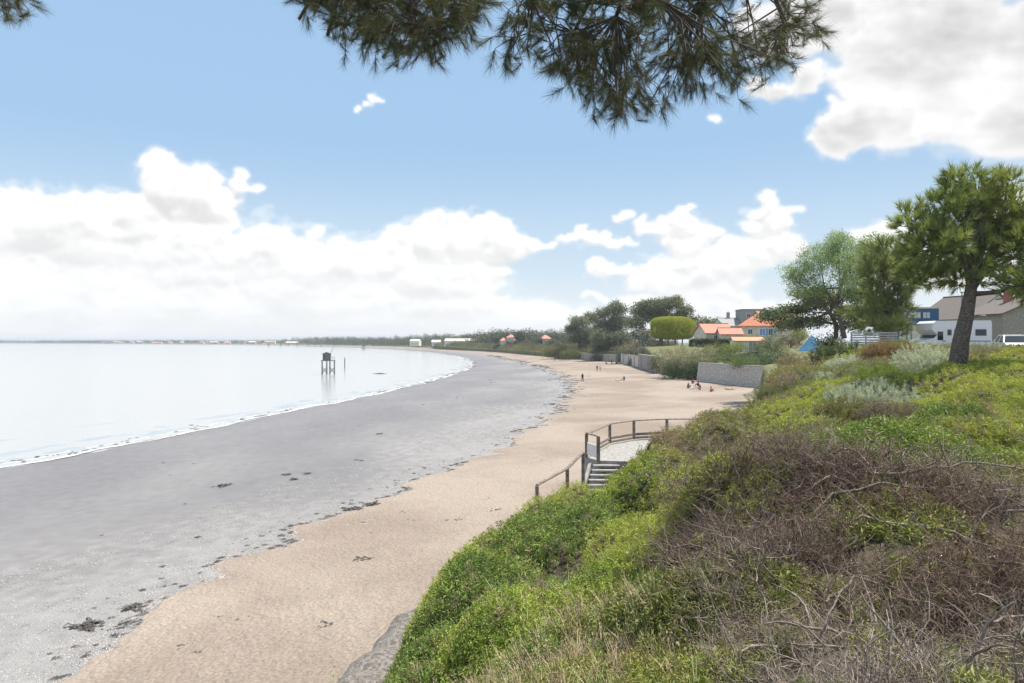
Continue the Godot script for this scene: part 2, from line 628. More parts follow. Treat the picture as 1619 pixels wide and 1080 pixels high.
# ---------------------------------------------------------------- a figure as one smooth skin
func skin(bones: Array, cell: float) -> Mesh:
	var lo := Vector3(9, 9, 9)
	var hi := -lo
	for b in bones:
		for k in 2:
			lo = lo.min(b[k] - Vector3.ONE * (maxf(b[2], b[3]) + cell * 2))
			hi = hi.max(b[k] + Vector3.ONE * (maxf(b[2], b[3]) + cell * 2))
	var n := Vector3i(((hi - lo) / cell).ceil())
	var F := PackedFloat32Array()
	var K := PackedInt32Array()
	F.resize((n.x + 1) * (n.y + 1) * (n.z + 1))
	K.resize(F.size())
	var i := 0
	for z in n.z + 1:
		for y in n.y + 1:
			for x in n.x + 1:
				var p := lo + Vector3(x, y, z) * cell
				var best := 9.0
				var f := 9.0
				var who := 0
				for bi in bones.size():
					var b: Array = bones[bi]
					var ab: Vector3 = b[1] - b[0]
					var t := clampf((p - b[0]).dot(ab) / maxf(ab.length_squared(), 1e-6), 0, 1)
					var dd: float = p.distance_to(b[0] + ab * t) - lerpf(b[2], b[3], t)
					if dd < best:
						best = dd
						who = bi
					var h := clampf(0.5 + 0.5 * (f - dd) / 0.03, 0, 1)
					f = lerpf(f, dd, h) - 0.03 * h * (1 - h)
				F[i] = f
				K[i] = who
				i += 1
	var sx := 1
	var sy := n.x + 1
	var sz := sy * (n.y + 1)
	var idx := {}
	var st := mb()
	st.set_smooth_group(0)
	var cnt := 0
	for z in n.z:
		for y in n.y:
			for x in n.x:
				var o := x + y * sy + z * sz
				var s := Vector3.ZERO
				var c := 0
				for e in [[0, sx, 0], [sy, sx, 0], [sz, sx, 0], [sy + sz, sx, 0], [0, sy, 1], [sx, sy, 1], [sz, sy, 1], [sx + sz, sy, 1], [0, sz, 2], [sx, sz, 2], [sy, sz, 2], [sx + sy, sz, 2]]:
					var fa := F[o + e[0]]
					var fb := F[o + e[0] + e[1]]
					if (fa < 0) != (fb < 0):
						var q := Vector3(1 if e[0] in [sx, sx + sy, sx + sz] else 0, 1 if e[0] in [sy, sx + sy, sy + sz] else 0, 1 if e[0] in [sz, sx + sz, sy + sz] else 0)
						q[e[2]] += fa / (fa - fb)
						s += q
						c += 1
				if c > 0:
					st.set_color(bones[K[o]][4])
					st.add_vertex(lo + (Vector3(x, y, z) + s / c) * cell)
					idx[o] = cnt
					cnt += 1
	for z in range(1, n.z):
		for y in range(1, n.y):
			for x in range(1, n.x):
				var o := x + y * sy + z * sz
				for ax in [[sx, sy, sz], [sy, sz, sx], [sz, sx, sy]]:
					if (F[o] < 0) != (F[o + ax[0]] < 0):
						var q := [idx[o], idx[o - ax[1]], idx[o - ax[1] - ax[2]], idx[o - ax[2]]]
						if F[o] > 0: q.reverse()
						for k in [0, 1, 2, 0, 2, 3]:
							st.add_index(q[k])
	st.generate_normals()
	return st.commit()

func figure(pose: String, top: Color, legs: Color) -> Mesh:
	var sk := Color(0.5, 0.32, 0.24)
	var hair := Color(0.05, 0.035, 0.025)
	var bare: bool = legs.r > 0.45 and legs.g < 0.4
	var shin: Color = sk if bare else legs
	var B := []
	var V := func(x, y, z): return Vector3(x, y, z)
	if pose == "walk":
		B = [[V.call(0, 0.95, 0), V.call(0, 1.15, 0.0), 0.15, 0.14, legs], [V.call(0, 1.15, 0), V.call(0, 1.38, 0.02), 0.145, 0.155, top], [V.call(-0.1, 1.4, 0.02), V.call(0.1, 1.4, 0.02), 0.09, 0.09, top],
			[V.call(0, 1.42, 0.02), V.call(0, 1.55, 0.04), 0.055, 0.05, sk], [V.call(0, 1.58, 0.05), V.call(0, 1.66, 0.05), 0.085, 0.095, sk], [V.call(0, 1.68, 0.02), V.call(0, 1.62, -0.02), 0.09, 0.085, hair],
			[V.call(-0.09, 0.93, 0), V.call(-0.1, 0.5, 0.12), 0.095, 0.065, legs], [V.call(-0.1, 0.5, 0.12), V.call(-0.1, 0.08, 0.16), 0.062, 0.042, shin], [V.call(-0.1, 0.05, 0.14), V.call(-0.1, 0.04, 0.32), 0.045, 0.035, hair],
			[V.call(0.09, 0.93, 0), V.call(0.1, 0.5, -0.02), 0.095, 0.065, legs], [V.call(0.1, 0.5, -0.02), V.call(0.1, 0.1, -0.26), 0.062, 0.042, shin], [V.call(0.1, 0.06, -0.27), V.call(0.1, 0.04, -0.1), 0.045, 0.035, hair],
			[V.call(-0.19, 1.38, 0), V.call(-0.25, 1.1, -0.08), 0.055, 0.045, top], [V.call(-0.25, 1.1, -0.08), V.call(-0.24, 0.85, 0.0), 0.04, 0.03, sk], [V.call(-0.24, 0.83, 0.0), V.call(-0.23, 0.74, 0.03), 0.035, 0.02, sk],
			[V.call(0.19, 1.38, 0), V.call(0.25, 1.1, 0.06), 0.055, 0.045, top], [V.call(0.25, 1.1, 0.06), V.call(0.24, 0.87, 0.2), 0.04, 0.03, sk], [V.call(0.24, 0.86, 0.21), V.call(0.23, 0.8, 0.27), 0.035, 0.02, sk]]
	elif pose == "sit":
		B = [[V.call(0, 0.14, 0), V.call(0, 0.32, -0.03), 0.16, 0.14, legs], [V.call(0, 0.32, -0.03), V.call(0, 0.55, 0.02), 0.145, 0.155, top], [V.call(-0.1, 0.57, 0.03), V.call(0.1, 0.57, 0.03), 0.09, 0.09, top],
			[V.call(0, 0.6, 0.03), V.call(0, 0.72, 0.07), 0.055, 0.05, sk], [V.call(0, 0.75, 0.08), V.call(0, 0.83, 0.09), 0.085, 0.095, sk], [V.call(0, 0.85, 0.05), V.call(0, 0.79, 0.01), 0.09, 0.085, hair],
			[V.call(-0.1, 0.12, 0.03), V.call(-0.13, 0.42, 0.38), 0.095, 0.065, legs], [V.call(-0.13, 0.42, 0.38), V.call(-0.13, 0.08, 0.6), 0.06, 0.042, shin], [V.call(-0.13, 0.05, 0.6), V.call(-0.13, 0.03, 0.76), 0.045, 0.035, sk],
			[V.call(0.1, 0.12, 0.03), V.call(0.13, 0.42, 0.36), 0.095, 0.065, legs], [V.call(0.13, 0.42, 0.36), V.call(0.13, 0.08, 0.56), 0.06, 0.042, shin], [V.call(0.13, 0.05, 0.56), V.call(0.13, 0.03, 0.72), 0.045, 0.035, sk],
			[V.call(-0.19, 0.55, 0.03), V.call(-0.26, 0.36, 0.2), 0.055, 0.045, top], [V.call(-0.26, 0.36, 0.2), V.call(-0.15, 0.42, 0.42), 0.04, 0.03, sk],
			[V.call(0.19, 0.55, 0.03), V.call(0.26, 0.36, 0.2), 0.055, 0.045, top], [V.call(0.26, 0.36, 0.2), V.call(0.15, 0.42, 0.42), 0.04, 0.03, sk]]
	else:
		B = [[V.call(0, 0.13, 0), V.call(0, 0.14, -0.22), 0.13, 0.13, legs], [V.call(0, 0.14, -0.22), V.call(0, 0.16, -0.46), 0.13, 0.14, top], [V.call(-0.1, 0.16, -0.48), V.call(0.1, 0.16, -0.48), 0.09, 0.09, top],
			[V.call(0, 0.16, -0.52), V.call(0, 0.2, -0.62), 0.055, 0.05, sk], [V.call(0, 0.22, -0.66), V.call(0, 0.24, -0.73), 0.085, 0.095, sk], [V.call(0, 0.18, -0.74), V.call(0, 0.16, -0.7), 0.09, 0.085, hair],
			[V.call(-0.09, 0.12, 0.02), V.call(-0.13, 0.1, 0.46), 0.09, 0.06, legs], [V.call(-0.13, 0.1, 0.46), V.call(-0.16, 0.06, 0.88), 0.06, 0.042, shin], [V.call(-0.16, 0.05, 0.9), V.call(-0.18, 0.15, 0.96), 0.04, 0.03, sk],
			[V.call(0.09, 0.12, 0.02), V.call(0.12, 0.36, 0.36), 0.09, 0.06, legs], [V.call(0.12, 0.36, 0.36), V.call(0.12, 0.07, 0.62), 0.06, 0.042, shin], [V.call(0.12, 0.04, 0.62), V.call(0.12, 0.04, 0.78), 0.04, 0.03, sk],
			[V.call(-0.19, 0.14, -0.46), V.call(-0.34, 0.08, -0.24), 0.052, 0.042, top], [V.call(-0.34, 0.08, -0.24), V.call(-0.32, 0.06, 0.02), 0.04, 0.03, sk],
			[V.call(0.19, 0.14, -0.46), V.call(0.36, 0.08, -0.26), 0.052, 0.042, top], [V.call(0.36, 0.08, -0.26), V.call(0.34, 0.06, 0.0), 0.04, 0.03, sk]]
	return skin(B, 0.045)

# ---------------------------------------------------------------- buildings
func house(called: String, label: String, where: Vector3, turn: float, w: float, dp: float, h: float, rh: float, style: String, wm: Material, rm: Material, wins: Array, chim := [], group := "") -> Node3D:
	var t := thing(called, label, "house", where, turn, group)
	var st := mb()
	if style == "gable":
		# the ridge runs along x; the end walls rise to it
		st.set_smooth_group(-1)
		prism(st, PackedVector2Array([Vector2(-dp / 2, 0), Vector2(-dp / 2, h), Vector2(0, h + rh), Vector2(dp / 2, h), Vector2(dp / 2, 0)]), -w / 2, w / 2)
		build(st, "wall", wm, t).rotation.y = PI / 2
	elif style == "end":
		prism(st, PackedVector2Array([Vector2(-w / 2, 0), Vector2(-w / 2, h), Vector2(0, h + rh), Vector2(w / 2, h), Vector2(w / 2, 0)]), -dp / 2, dp / 2)
		build(st, "wall", wm, t)
	else:
		box(st, Vector3(0, h / 2, 0), Vector3(w, h, dp))
		build(st, "wall", wm, t)
	var o := 0.35
	var th := 0.14
	st = mb()
	st.set_smooth_group(-1)
	if style == "gable" or style == "end":
		var span: float = (dp if style == "gable" else w) / 2
		var run: float = (w if style == "gable" else dp) / 2 + o
		var k := rh / span
		var r := PackedVector2Array([Vector2(-span - o, h - o * k + 0.02), Vector2(0, h + rh + 0.02), Vector2(span + o, h - o * k + 0.02), Vector2(span + o, h - o * k + th + 0.02), Vector2(0, h + rh + th * 1.3), Vector2(-span - o, h - o * k + th + 0.02)])
		prism(st, r, -run, run)
		var ro := build(st, "roof", rm, t)
		if style == "gable": ro.rotation.y = PI / 2
		# rows of ridge tiles
		var rt := mb()
		if style == "gable": bar(rt, Vector3(-run, h + rh + th * 1.3, 0), Vector3(run, h + rh + th * 1.3, 0), 0.3, 0.16)
		else: bar(rt, Vector3(0, h + rh + th * 1.3, -run), Vector3(0, h + rh + th * 1.3, run), 0.3, 0.16)
		var rr := build(rt, "ridge", rm, t)
	elif style == "hip":
		var x := w / 2 + o
		var z := dp / 2 + o
		var q := maxf(x - z, 0.3)
		var A := [Vector3(-x, h, z), Vector3(x, h, z), Vector3(x, h, -z), Vector3(-x, h, -z)]
		var R := [Vector3(-q, h + rh, 0), Vector3(q, h + rh, 0)]
		quad(st, A[0], R[0], R[1], A[1])
		quad(st, A[2], R[1], R[0], A[3])
		tri(st, A[1], R[1], A[2])
		tri(st, A[3], R[0], A[0])
		box(st, Vector3(0, h - 0.06, 0), Vector3(x * 2, 0.12, z * 2))
		build(st, "roof", rm, t)
	else:
		box(st, Vector3(0, h + 0.1, 0), Vector3(w + 0.3, 0.2, dp + 0.3))
		build(st, "roof", rm, t)
	for g in wins:
		# [x, y centre, width, height, glass, frame]
		st = mb()
		var zf := dp / 2
		var fw := 0.09
		for s in [-1, 1]:
			box(st, Vector3(g[0] + s * (g[2] / 2 + fw / 2), g[1], zf + 0.03), Vector3(fw, g[3] + fw * 2, 0.1))
			box(st, Vector3(g[0], g[1] + s * (g[3] / 2 + fw / 2), zf + 0.03), Vector3(g[2], fw, 0.1))
		box(st, Vector3(g[0], g[1], zf + 0.025), Vector3(0.05, g[3], 0.05))
		var f := build(st, g[6] if g.size() > 6 else "window", g[5], t)
		st = mb()
		box(st, Vector3(g[0], g[1], zf + 0.006), Vector3(g[2], g[3], 0.03))
		build(st, "pane", g[4], f)
		if g.size() > 7:
			for s in [-1, 1]:
				st = mb()
				box(st, Vector3(g[0] + s * (g[2] / 2 + 0.1 + g[2] * 0.28), g[1], zf + 0.04), Vector3(g[2] * 0.5, g[3] + 0.1, 0.06), Basis.IDENTITY, 0.015)
				build(st, "shutter", g[7], f)
	for c in chim:
		st = mb()
		box(st, Vector3(c[0], c[1], c[2]), Vector3(c[3], c[4], c[3] * 0.8), Basis.IDENTITY, 0.03)
		box(st, Vector3(c[0], c[1] + c[4] / 2 + 0.06, c[2]), Vector3(c[3] * 1.2, 0.12, c[3]), Basis.IDENTITY, 0.02)
		tube(st, [Vector3(c[0], c[1] + c[4] / 2 + 0.1, c[2]), Vector3(c[0], c[1] + c[4] / 2 + 0.45, c[2])], [0.13, 0.1], 8)
		build(st, "chimney", M.brick if c.size() < 6 else c[5], t)
	return t

func wheel(parent: Node, c: Vector3, r: float, w: float) -> void:
	var st := mb()
	tube(st, [c + Vector3(0, 0, -w / 2), c + Vector3(0, 0, -w / 2 + 0.03), c + Vector3(0, 0, w / 2 - 0.03), c + Vector3(0, 0, w / 2)], [r * 0.93, r, r, r * 0.93], 20)
	var wh := build(st, "wheel", M.tyre, parent)
	st = mb()
	for s in [-1, 1]:
		tube(st, [c + Vector3(0, 0, s * (w / 2 + 0.004) - 0.01), c + Vector3(0, 0, s * (w / 2 + 0.004) + 0.01)], [r * 0.62, r * 0.62], 14)
	build(st, "rim", M.alloy, wh)

func car(label: String, where: Vector3, turn: float, paint: Material, group: String) -> Node3D:
	var t := thing("parked_car", label, "car", where, turn, group)
	# side profile along x (front at -x), body narrowed towards the roof
	var low := PackedVector2Array([Vector2(-2.0, 0.32), Vector2(-2.08, 0.55), Vector2(-2.0, 0.78), Vector2(-1.1, 0.93), Vector2(1.75, 0.98), Vector2(1.98, 0.9), Vector2(2.05, 0.5), Vector2(1.95, 0.3), Vector2(1.62, 0.28), Vector2(1.5, 0.55), Vector2(1.25, 0.66), Vector2(1.0, 0.55), Vector2(0.9, 0.26), Vector2(-0.9, 0.26), Vector2(-1.0, 0.55), Vector2(-1.25, 0.66), Vector2(-1.5, 0.55), Vector2(-1.62, 0.28)])
	var st := mb()
	prism(st, low, -0.86, 0.86)
	# upper body: roof and pillars as a tapered frame
	var A := [Vector3(-1.15, 0.92, 0.84), Vector3(-0.45, 1.46, 0.66), Vector3(1.25, 1.5, 0.66), Vector3(1.85, 0.96, 0.84)]
	st.set_smooth_group(-1)
	quad(st, A[1] + Vector3(0, 0.04, 0), A[2] + Vector3(0, 0.04, 0), A[2] * Vector3(1, 1, -1) + Vector3(0, 0.04, 0), A[1] * Vector3(1, 1, -1) + Vector3(0, 0.04, 0))
	for s in [1.0, -1.0]:
		var f := Vector3(1, 1, s)
		for e in [[A[0], A[1]], [A[1], A[2]], [A[2], A[3]]]:
			bar(st, e[0] * f, e[1] * f, 0.09, 0.09)
		bar(st, Vector3(0.35, 0.95, 0.84) * f, Vector3(0.38, 1.48, 0.66) * f, 0.08, 0.1)
	bar(st, A[1], A[1] * Vector3(1, 1, -1), 0.1, 0.08)
	bar(st, A[2], A[2] * Vector3(1, 1, -1), 0.1, 0.08)
	build(st, "body", paint, t)
	st = mb()
	st.set_smooth_group(-1)
	quad(st, A[0] * 0.995, A[1] * 0.995, A[2] * 0.995, A[3] * 0.995)
	var N := Vector3(0.995, 0.995, -0.995)
	quad(st, A[3] * N, A[2] * N, A[1] * N, A[0] * N)
	build(st, "side_window", M.car_glass, t)
	st = mb()
	st.set_smooth_group(-1)
	quad(st, A[0] * N, A[1] * N, A[1] * 0.995, A[0] * 0.995)
	build(st, "windscreen", M.car_glass, t)
	st = mb()
	st.set_smooth_group(-1)
	quad(st, A[3] * 0.995, A[2] * 0.995, A[2] * N, A[3] * N)
	build(st, "rear_window", M.car_glass, t)
	for s in [-1, 1]:
		st = mb()
		box(st, Vector3(-2.0, 0.7, s * 0.62), Vector3(0.16, 0.15, 0.36), Basis.IDENTITY, 0.03)
		build(st, "headlight", M.lamp_glass, t)
		st = mb()
		box(st, Vector3(1.98, 0.78, s * 0.7), Vector3(0.12, 0.24, 0.22), Basis.IDENTITY, 0.03)
		build(st, "tail_light", M.red_glass, t)
		st = mb()
		box(st, Vector3(-0.85, 1.02, s * 0.95), Vector3(0.12, 0.13, 0.18), Basis.IDENTITY, 0.03)
		build(st, "mirror", M.black_plastic, t)
	st = mb()
	box(st, Vector3(-2.06, 0.42, 0), Vector3(0.1, 0.2, 1.2), Basis.IDENTITY, 0.02)
	build(st, "grille", M.black_plastic, t)
	for x in [-1.25, 1.25]:
		for s in [-1, 1]:
			wheel(t, Vector3(x, 0.32, s * 0.76), 0.32, 0.2)
	return t

func camper(where: Vector3, turn: float) -> void:
	var t := thing("camper_van", "white camper van parked behind the leaning pine trunk", "camper van", where, turn)
	var st := mb()
	prism(st, PackedVector2Array([Vector2(-3.0, 0.4), Vector2(-3.0, 0.95), Vector2(-2.75, 1.2), Vector2(-2.05, 1.35), Vector2(-1.75, 1.62), Vector2(-2.3, 2.1), Vector2(-2.2, 2.65), Vector2(-1.9, 2.85), Vector2(3.0, 2.9), Vector2(3.1, 2.7), Vector2(3.1, 0.5), Vector2(2.2, 0.4), Vector2(2.0, 0.75), Vector2(1.5, 0.75), Vector2(1.3, 0.4), Vector2(-1.5, 0.4), Vector2(-1.7, 0.75), Vector2(-2.2, 0.75), Vector2(-2.4, 0.4)]), -1.1, 1.1)
	build(st, "body", M.white_paint, t)
	st = mb()
	box(st, Vector3(-1.55, 1.55, 1.106), Vector3(0.5, 0.75, 0.02))
	build(st, "cab_window", M.car_glass, t)
	for x in [0.2, 2.1]:
		st = mb()
		box(st, Vector3(x, 1.85, 1.115), Vector3(1.0, 0.55, 0.05), Basis.IDENTITY, 0.02)
		build(st, "window", M.car_glass, t)
	st = mb()
	box(st, Vector3(-0.75, 1.45, 1.11), Vector3(0.6, 1.8, 0.03))
	var dr := build(st, "door", M.white_paint, t)
	st = mb()
	box(st, Vector3(-0.75, 1.85, 1.135), Vector3(0.36, 0.5, 0.02))
	build(st, "pane", M.car_glass, dr)
	st = mb()
	box(st, Vector3(0.8, 1.1, 1.108), Vector3(4.4, 0.1, 0.012))
	build(st, "stripe", M.grey_paint, t)
	st = mb()
	st.set_smooth_group(-1)
	quad(st, Vector3(-2.06, 1.37, 0.95), Vector3(-1.77, 1.63, 0.95), Vector3(-1.77, 1.63, -0.95), Vector3(-2.06, 1.37, -0.95))
	build(st, "windscreen", M.car_glass, t)
	for x in [-1.95, 1.75]:
		for s in [-1, 1]:
			wheel(t, Vector3(x, 0.36, s * 0.98), 0.36, 0.24)

# ---------------------------------------------------------------- the setting
func make_materials() -> void:
	M.bark = textured(mat(1, 1, 1, 0.95), ntex(0.02, lin(0.07, 0.055, 0.045), lin(0.19, 0.16, 0.14), 3), 0.8, nnorm(0.03, 9.0, 4), 1.6)
	M.twig = textured(mat(1, 1, 1, 0.9), ntex(0.02, lin(0.17, 0.14, 0.115), lin(0.42, 0.37, 0.33), 8, 256), 1.5)
	M.twig.vertex_color_use_as_albedo = true
	M.branch = textured(mat(1, 1, 1, 0.9), ntex(0.03, lin(0.11, 0.09, 0.07), lin(0.31, 0.265, 0.225), 9, 256), 1.2, nnorm(0.05, 5.0, 10, 256))
	M.wood = textured(mat(1, 1, 1, 0.9), ntex(0.015, lin(0.13, 0.10, 0.085), lin(0.27, 0.225, 0.19), 12, 256), 0.9, nnorm(0.06, 3.0, 13, 256))
	M.concrete = textured(mat(1, 1, 1, 0.92), ntex(0.012, lin(0.22, 0.213, 0.205), lin(0.35, 0.34, 0.325), 14, 512, 5), 0.5, nnorm(0.05, 2.5, 15))
	M.old_concrete = textured(mat(1, 1, 1, 0.95), ntex(0.02, lin(0.10, 0.09, 0.08), lin(0.27, 0.245, 0.22), 16, 512, 6), 0.6, nnorm(0.05, 8.0, 17))
	M.stone = textured(mat(1, 1, 1, 0.95), ntex(0.05, lin(0.30, 0.27, 0.24), lin(0.78, 0.74, 0.69), 18, 512, 3, FastNoiseLite.TYPE_CELLULAR), 0.16, nnorm(0.06, 10.0, 19))
	M.stone2 = textured(mat(1, 1, 1, 0.95), ntex(0.05, lin(0.24, 0.22, 0.19), lin(0.40, 0.37, 0.33), 20, 512, 3, FastNoiseLite.TYPE_CELLULAR), 0.2)
	M.white_wall = textured(mat(1, 1, 1, 0.9), ntex(0.01, lin(0.62, 0.60, 0.56), lin(0.76, 0.745, 0.71), 21, 256), 0.3)
	M.cream_wall = textured(mat(1, 1, 1, 0.9), ntex(0.01, lin(0.50, 0.46, 0.38), lin(0.64, 0.60, 0.52), 22, 256), 0.3)
	M.grey_wall = textured(mat(1, 1, 1, 0.9), ntex(0.02, lin(0.24, 0.24, 0.24), lin(0.36, 0.36, 0.36), 23, 256), 0.4)
	M.red_tile = textured(mat(1, 1, 1, 0.85), ntex(0.06, lin(0.36, 0.12, 0.065), lin(0.52, 0.21, 0.125), 24, 256), 0.5, nnorm(0.08, 4.0, 25, 256))
	M.pink_tile = textured(mat(1, 1, 1, 0.85), ntex(0.06, lin(0.42, 0.17, 0.12), lin(0.56, 0.28, 0.21), 26, 256), 0.5)
	M.orange_tile = textured(mat(1, 1, 1, 0.85), ntex(0.06, lin(0.42, 0.23, 0.13), lin(0.54, 0.33, 0.21), 27, 256), 0.5)
	M.brown_tile = textured(mat(1, 1, 1, 0.9), ntex(0.05, lin(0.10, 0.085, 0.075), lin(0.18, 0.155, 0.14), 28, 256), 0.4)
	M.slate = mat(0.12, 0.14, 0.17, 0.7)
	M.brick = textured(mat(1, 1, 1, 0.9), ntex(0.05, lin(0.30, 0.10, 0.07), lin(0.46, 0.18, 0.13), 29, 256), 0.6)
	M.white_paint = mat(0.80, 0.80, 0.80, 0.35)
	M.white_paint.clearcoat_enabled = true
	M.silver_paint = mat(0.42, 0.44, 0.47, 0.3, 0.6)
	M.grey_paint = mat(0.28, 0.30, 0.33, 0.5)
	M.blue_paint = mat(0.05, 0.13, 0.27, 0.55)
	M.blue_light = mat(0.13, 0.28, 0.62, 0.6)
	M.tarp = textured(mat(1, 1, 1, 0.6), ntex(0.01, lin(0.03, 0.15, 0.30), lin(0.06, 0.24, 0.42), 30, 256), 0.5)
	M.teal = mat(0.03, 0.20, 0.19, 0.6)
	M.car_glass = mat(0.02, 0.03, 0.035, 0.08)
	M.lamp_glass = mat(0.7, 0.72, 0.75, 0.1)
	M.red_glass = mat(0.4, 0.02, 0.02, 0.2)
	M.black_plastic = mat(0.02, 0.02, 0.022, 0.6)
	M.tyre = mat(0.025, 0.025, 0.027, 0.9)
	M.alloy = mat(0.5, 0.5, 0.52, 0.35, 0.8)
	M.pole = mat(0.16, 0.22, 0.26, 0.5)
	M.glass = mat(0.06, 0.09, 0.12, 0.08)
	M.leaf = foliage(1, 1, 1, 0.7)
	M.needle = foliage(1, 1, 1, 0.75)
	M.dry = foliage(1, 1, 1, 0.2)
	M.skin = mat(1, 1, 1, 0.8)
	M.skin.vertex_color_use_as_albedo = true
	M.weed = mat(1, 1, 1, 0.6)
	M.weed.vertex_color_use_as_albedo = true
	M.weed.cull_mode = BaseMaterial3D.CULL_DISABLED
	M.asphalt = textured(mat(1, 1, 1, 0.95), ntex(0.03, lin(0.10, 0.10, 0.10), lin(0.17, 0.165, 0.16), 31, 256), 0.4)

func steps_along(d0: float, d1: float, k: float, least: float) -> Array:
	var out := []
	var d := d0
	while d < d1:
		out.append(d)
		d += maxf(least, d * k)
	out.append(d1)
	return out

func sheet(rows: Array, called: String, m: Material, parent: Node = self) -> MeshInstance3D:
	# rows of [point, colour]
	var st := mb()
	st.set_smooth_group(0)
	var n: int = rows[0].size()
	for r in rows:
		for p in r:
			st.set_color(p[1])
			st.add_vertex(p[0])
	for j in rows.size() - 1:
		for i in n - 1:
			var a := j * n + i
			for k in [a, a + n, a + 1, a + 1, a + n, a + n + 1]:
				st.add_index(k)
	return build(st, called, m, parent)

func make_beach() -> void:
	var rag := FastNoiseLite.new()
	rag.seed = 77; rag.frequency = 0.22; rag.fractal_octaves = 5
	var pat := FastNoiseLite.new()
	pat.seed = 78; pat.frequency = 0.06; pat.fractal_octaves = 5
	var pat2 := FastNoiseLite.new()
	pat2.seed = 79; pat2.frequency = 1.3; pat2.fractal_octaves = 4
	var mw := textured(mat(1, 1, 1, 0.62), ntex(0.10, Color(0.80, 0.80, 0.81), Color(1, 1, 1), 40, 1024, 5), 0.22, nnorm(0.04, 2.0, 41, 1024, 5), 0.5)
	mw.vertex_color_use_as_albedo = true
	var md := textured(mat(1, 1, 1, 0.95), ntex(0.05, Color(0.84, 0.82, 0.80), Color(1, 1, 1), 42, 1024, 5), 0.16, nnorm(0.02, 9.0, 43, 1024, 4), 1.0)
	md.vertex_color_use_as_albedo = true
	var ds := [-60.0, -30.0, -10.0, 0.0]
	ds.append_array(steps_along(4.0, 4300.0, 0.012, 0.2))
	var wet := []
	var dry := []
	for d in ds:
		var w := curve_x(CW, d)
		var k := curve_x(CD, d)
		var b := curve_x(CB, d)
		var r := []
		for i in 90:
			var t := i / 89.0
			var x: float
			if i < 12: x = w - 26.0 + 26.0 * i / 12.0
			else: x = lerpf(w, k + minf(3.0, (b - k) * 0.5), (i - 12) / 77.0)
			var q := (x - w) / (k - w)
			var n := pat.get_noise_2d(x, d * 0.55)
			var n2 := pat2.get_noise_2d(x, d * 0.7)
			# grey silt, browner and full of shell grit higher up the shore
			var c := Color(0.212, 0.204, 0.207).lerp(Color(0.25, 0.238, 0.228), sstep(0.25, 0.95, q + n * 0.5))
			c = c.lerp(Color(0.30, 0.29, 0.28), sstep(0.72, 1.0, q + n * 0.25 + n2 * 0.22) * 0.8)
			c = c * (1.0 + n2 * 0.20 + n * 0.14)
			c.a = 1.0
			var y := beach_h(x, d) + n * 0.03 + n2 * 0.012
			if x < w: y = minf(y, SEA - 0.03)
			r.append([Vector3(x, y, -d), c])
		wet.append(r)
		r = []
		var rg: float = k + rag.get_noise_2d(0.0, d) * clampf(1.0 + d * 0.02, 0.9, 5.0) * 1.2 + rag.get_noise_2d(90.0, d * 5.0) * 0.35
		for i in 80:
			var t := i / 79.0
			var x := lerpf(rg, b + 3.0, pow(t, 1.1))
			var n := pat.get_noise_2d(x + 50.0, d)
			var n2 := pat2.get_noise_2d(x + 50.0, d)
			var c := Color(0.27, 0.222, 0.183).lerp(Color(0.36, 0.306, 0.257), sstep(-0.35, 0.35, n))
			c = c * (1.0 + n2 * 0.09)
			c.a = 1.0
			var lift := 0.035 * sstep(0.0, 0.05, t) + 0.004
			r.append([Vector3(x, beach_h(x, d) + lift + n * 0.05 + n2 * 0.06 * clampf(t * 20.0, 0, 1), -d), c])
		r[0][0].y -= 0.05
		dry.append(r)
	var a := sheet(wet, "wet_sand", mw)
	a.set_meta("kind", "structure")
	a.set_meta("label", "grey wet sand bared by the tide")
	var bb := sheet(dry, "dry_sand", md)
	bb.set_meta("kind", "structure")
	bb.set_meta("label", "pale tan dry sand of the upper beach")

	# shell grit
	rng.seed = 501
	var chip := mb()
	chip.set_smooth_group(-1)
	var ring := []
	for k in 6:
		ring.append(Vector3(cos(k * TAU / 6) * (1.0 if k % 2 else 0.7), 0, sin(k * TAU / 6) * 0.8))
	for k in 6:
		tri(chip, ring[k], Vector3(0.1, 0.5, 0), ring[(k + 1) % 6])
	chip.generate_normals()
	var cm := chip.commit()
	var xf := []
	var cols := PackedColorArray()
	for i in 120000:
		var d := 12.0 + pow(rng.randf(), 1.8) * 85.0
		var k := curve_x(CD, d) + rag.get_noise_2d(0.0, d) * clampf(1.0 + d * 0.02, 0.9, 5.0) * 1.2
		var off := pow(rng.randf(), 3.0) * 9.0 - 0.4
		var x := k - off
		if pat2.get_noise_2d(x * 0.5, d * 0.4) + pat.get_noise_2d(x * 2.0, d) * 0.6 < rng.randf_range(-0.55, 0.3): continue
		var s := rng.randf_range(0.007, 0.019) * (1.0 + d * 0.014)
		xf.append(Transform3D(basis_up(Vector3.UP + rv() * 0.5, rng.randf() * TAU, s), Vector3(x, beach_h(x, d) + 0.012, -d)))
		var g := rng.randf()
		if g < 0.62: cols.append(jitter_col(Color(0.38, 0.365, 0.35), Color(0.54, 0.525, 0.51), rng.randf()))
		elif g < 0.8: cols.append(jitter_col(Color(0.35, 0.31, 0.28), Color(0.5, 0.42, 0.36), rng.randf()))
		else: cols.append(jitter_col(Color(0.09, 0.085, 0.08), Color(0.2, 0.18, 0.16), rng.randf()))
	var sh := scatter("shell_grit", cm, xf, cols, M.skin, self)
	tag(sh, "white and grey broken shells along the tide line", "shells", "", "stuff")

	# wrack: curled ribbons of dry seaweed
	var wm := weed_mesh(61, 26, 0.3)
	xf = []
	cols = PackedColorArray()
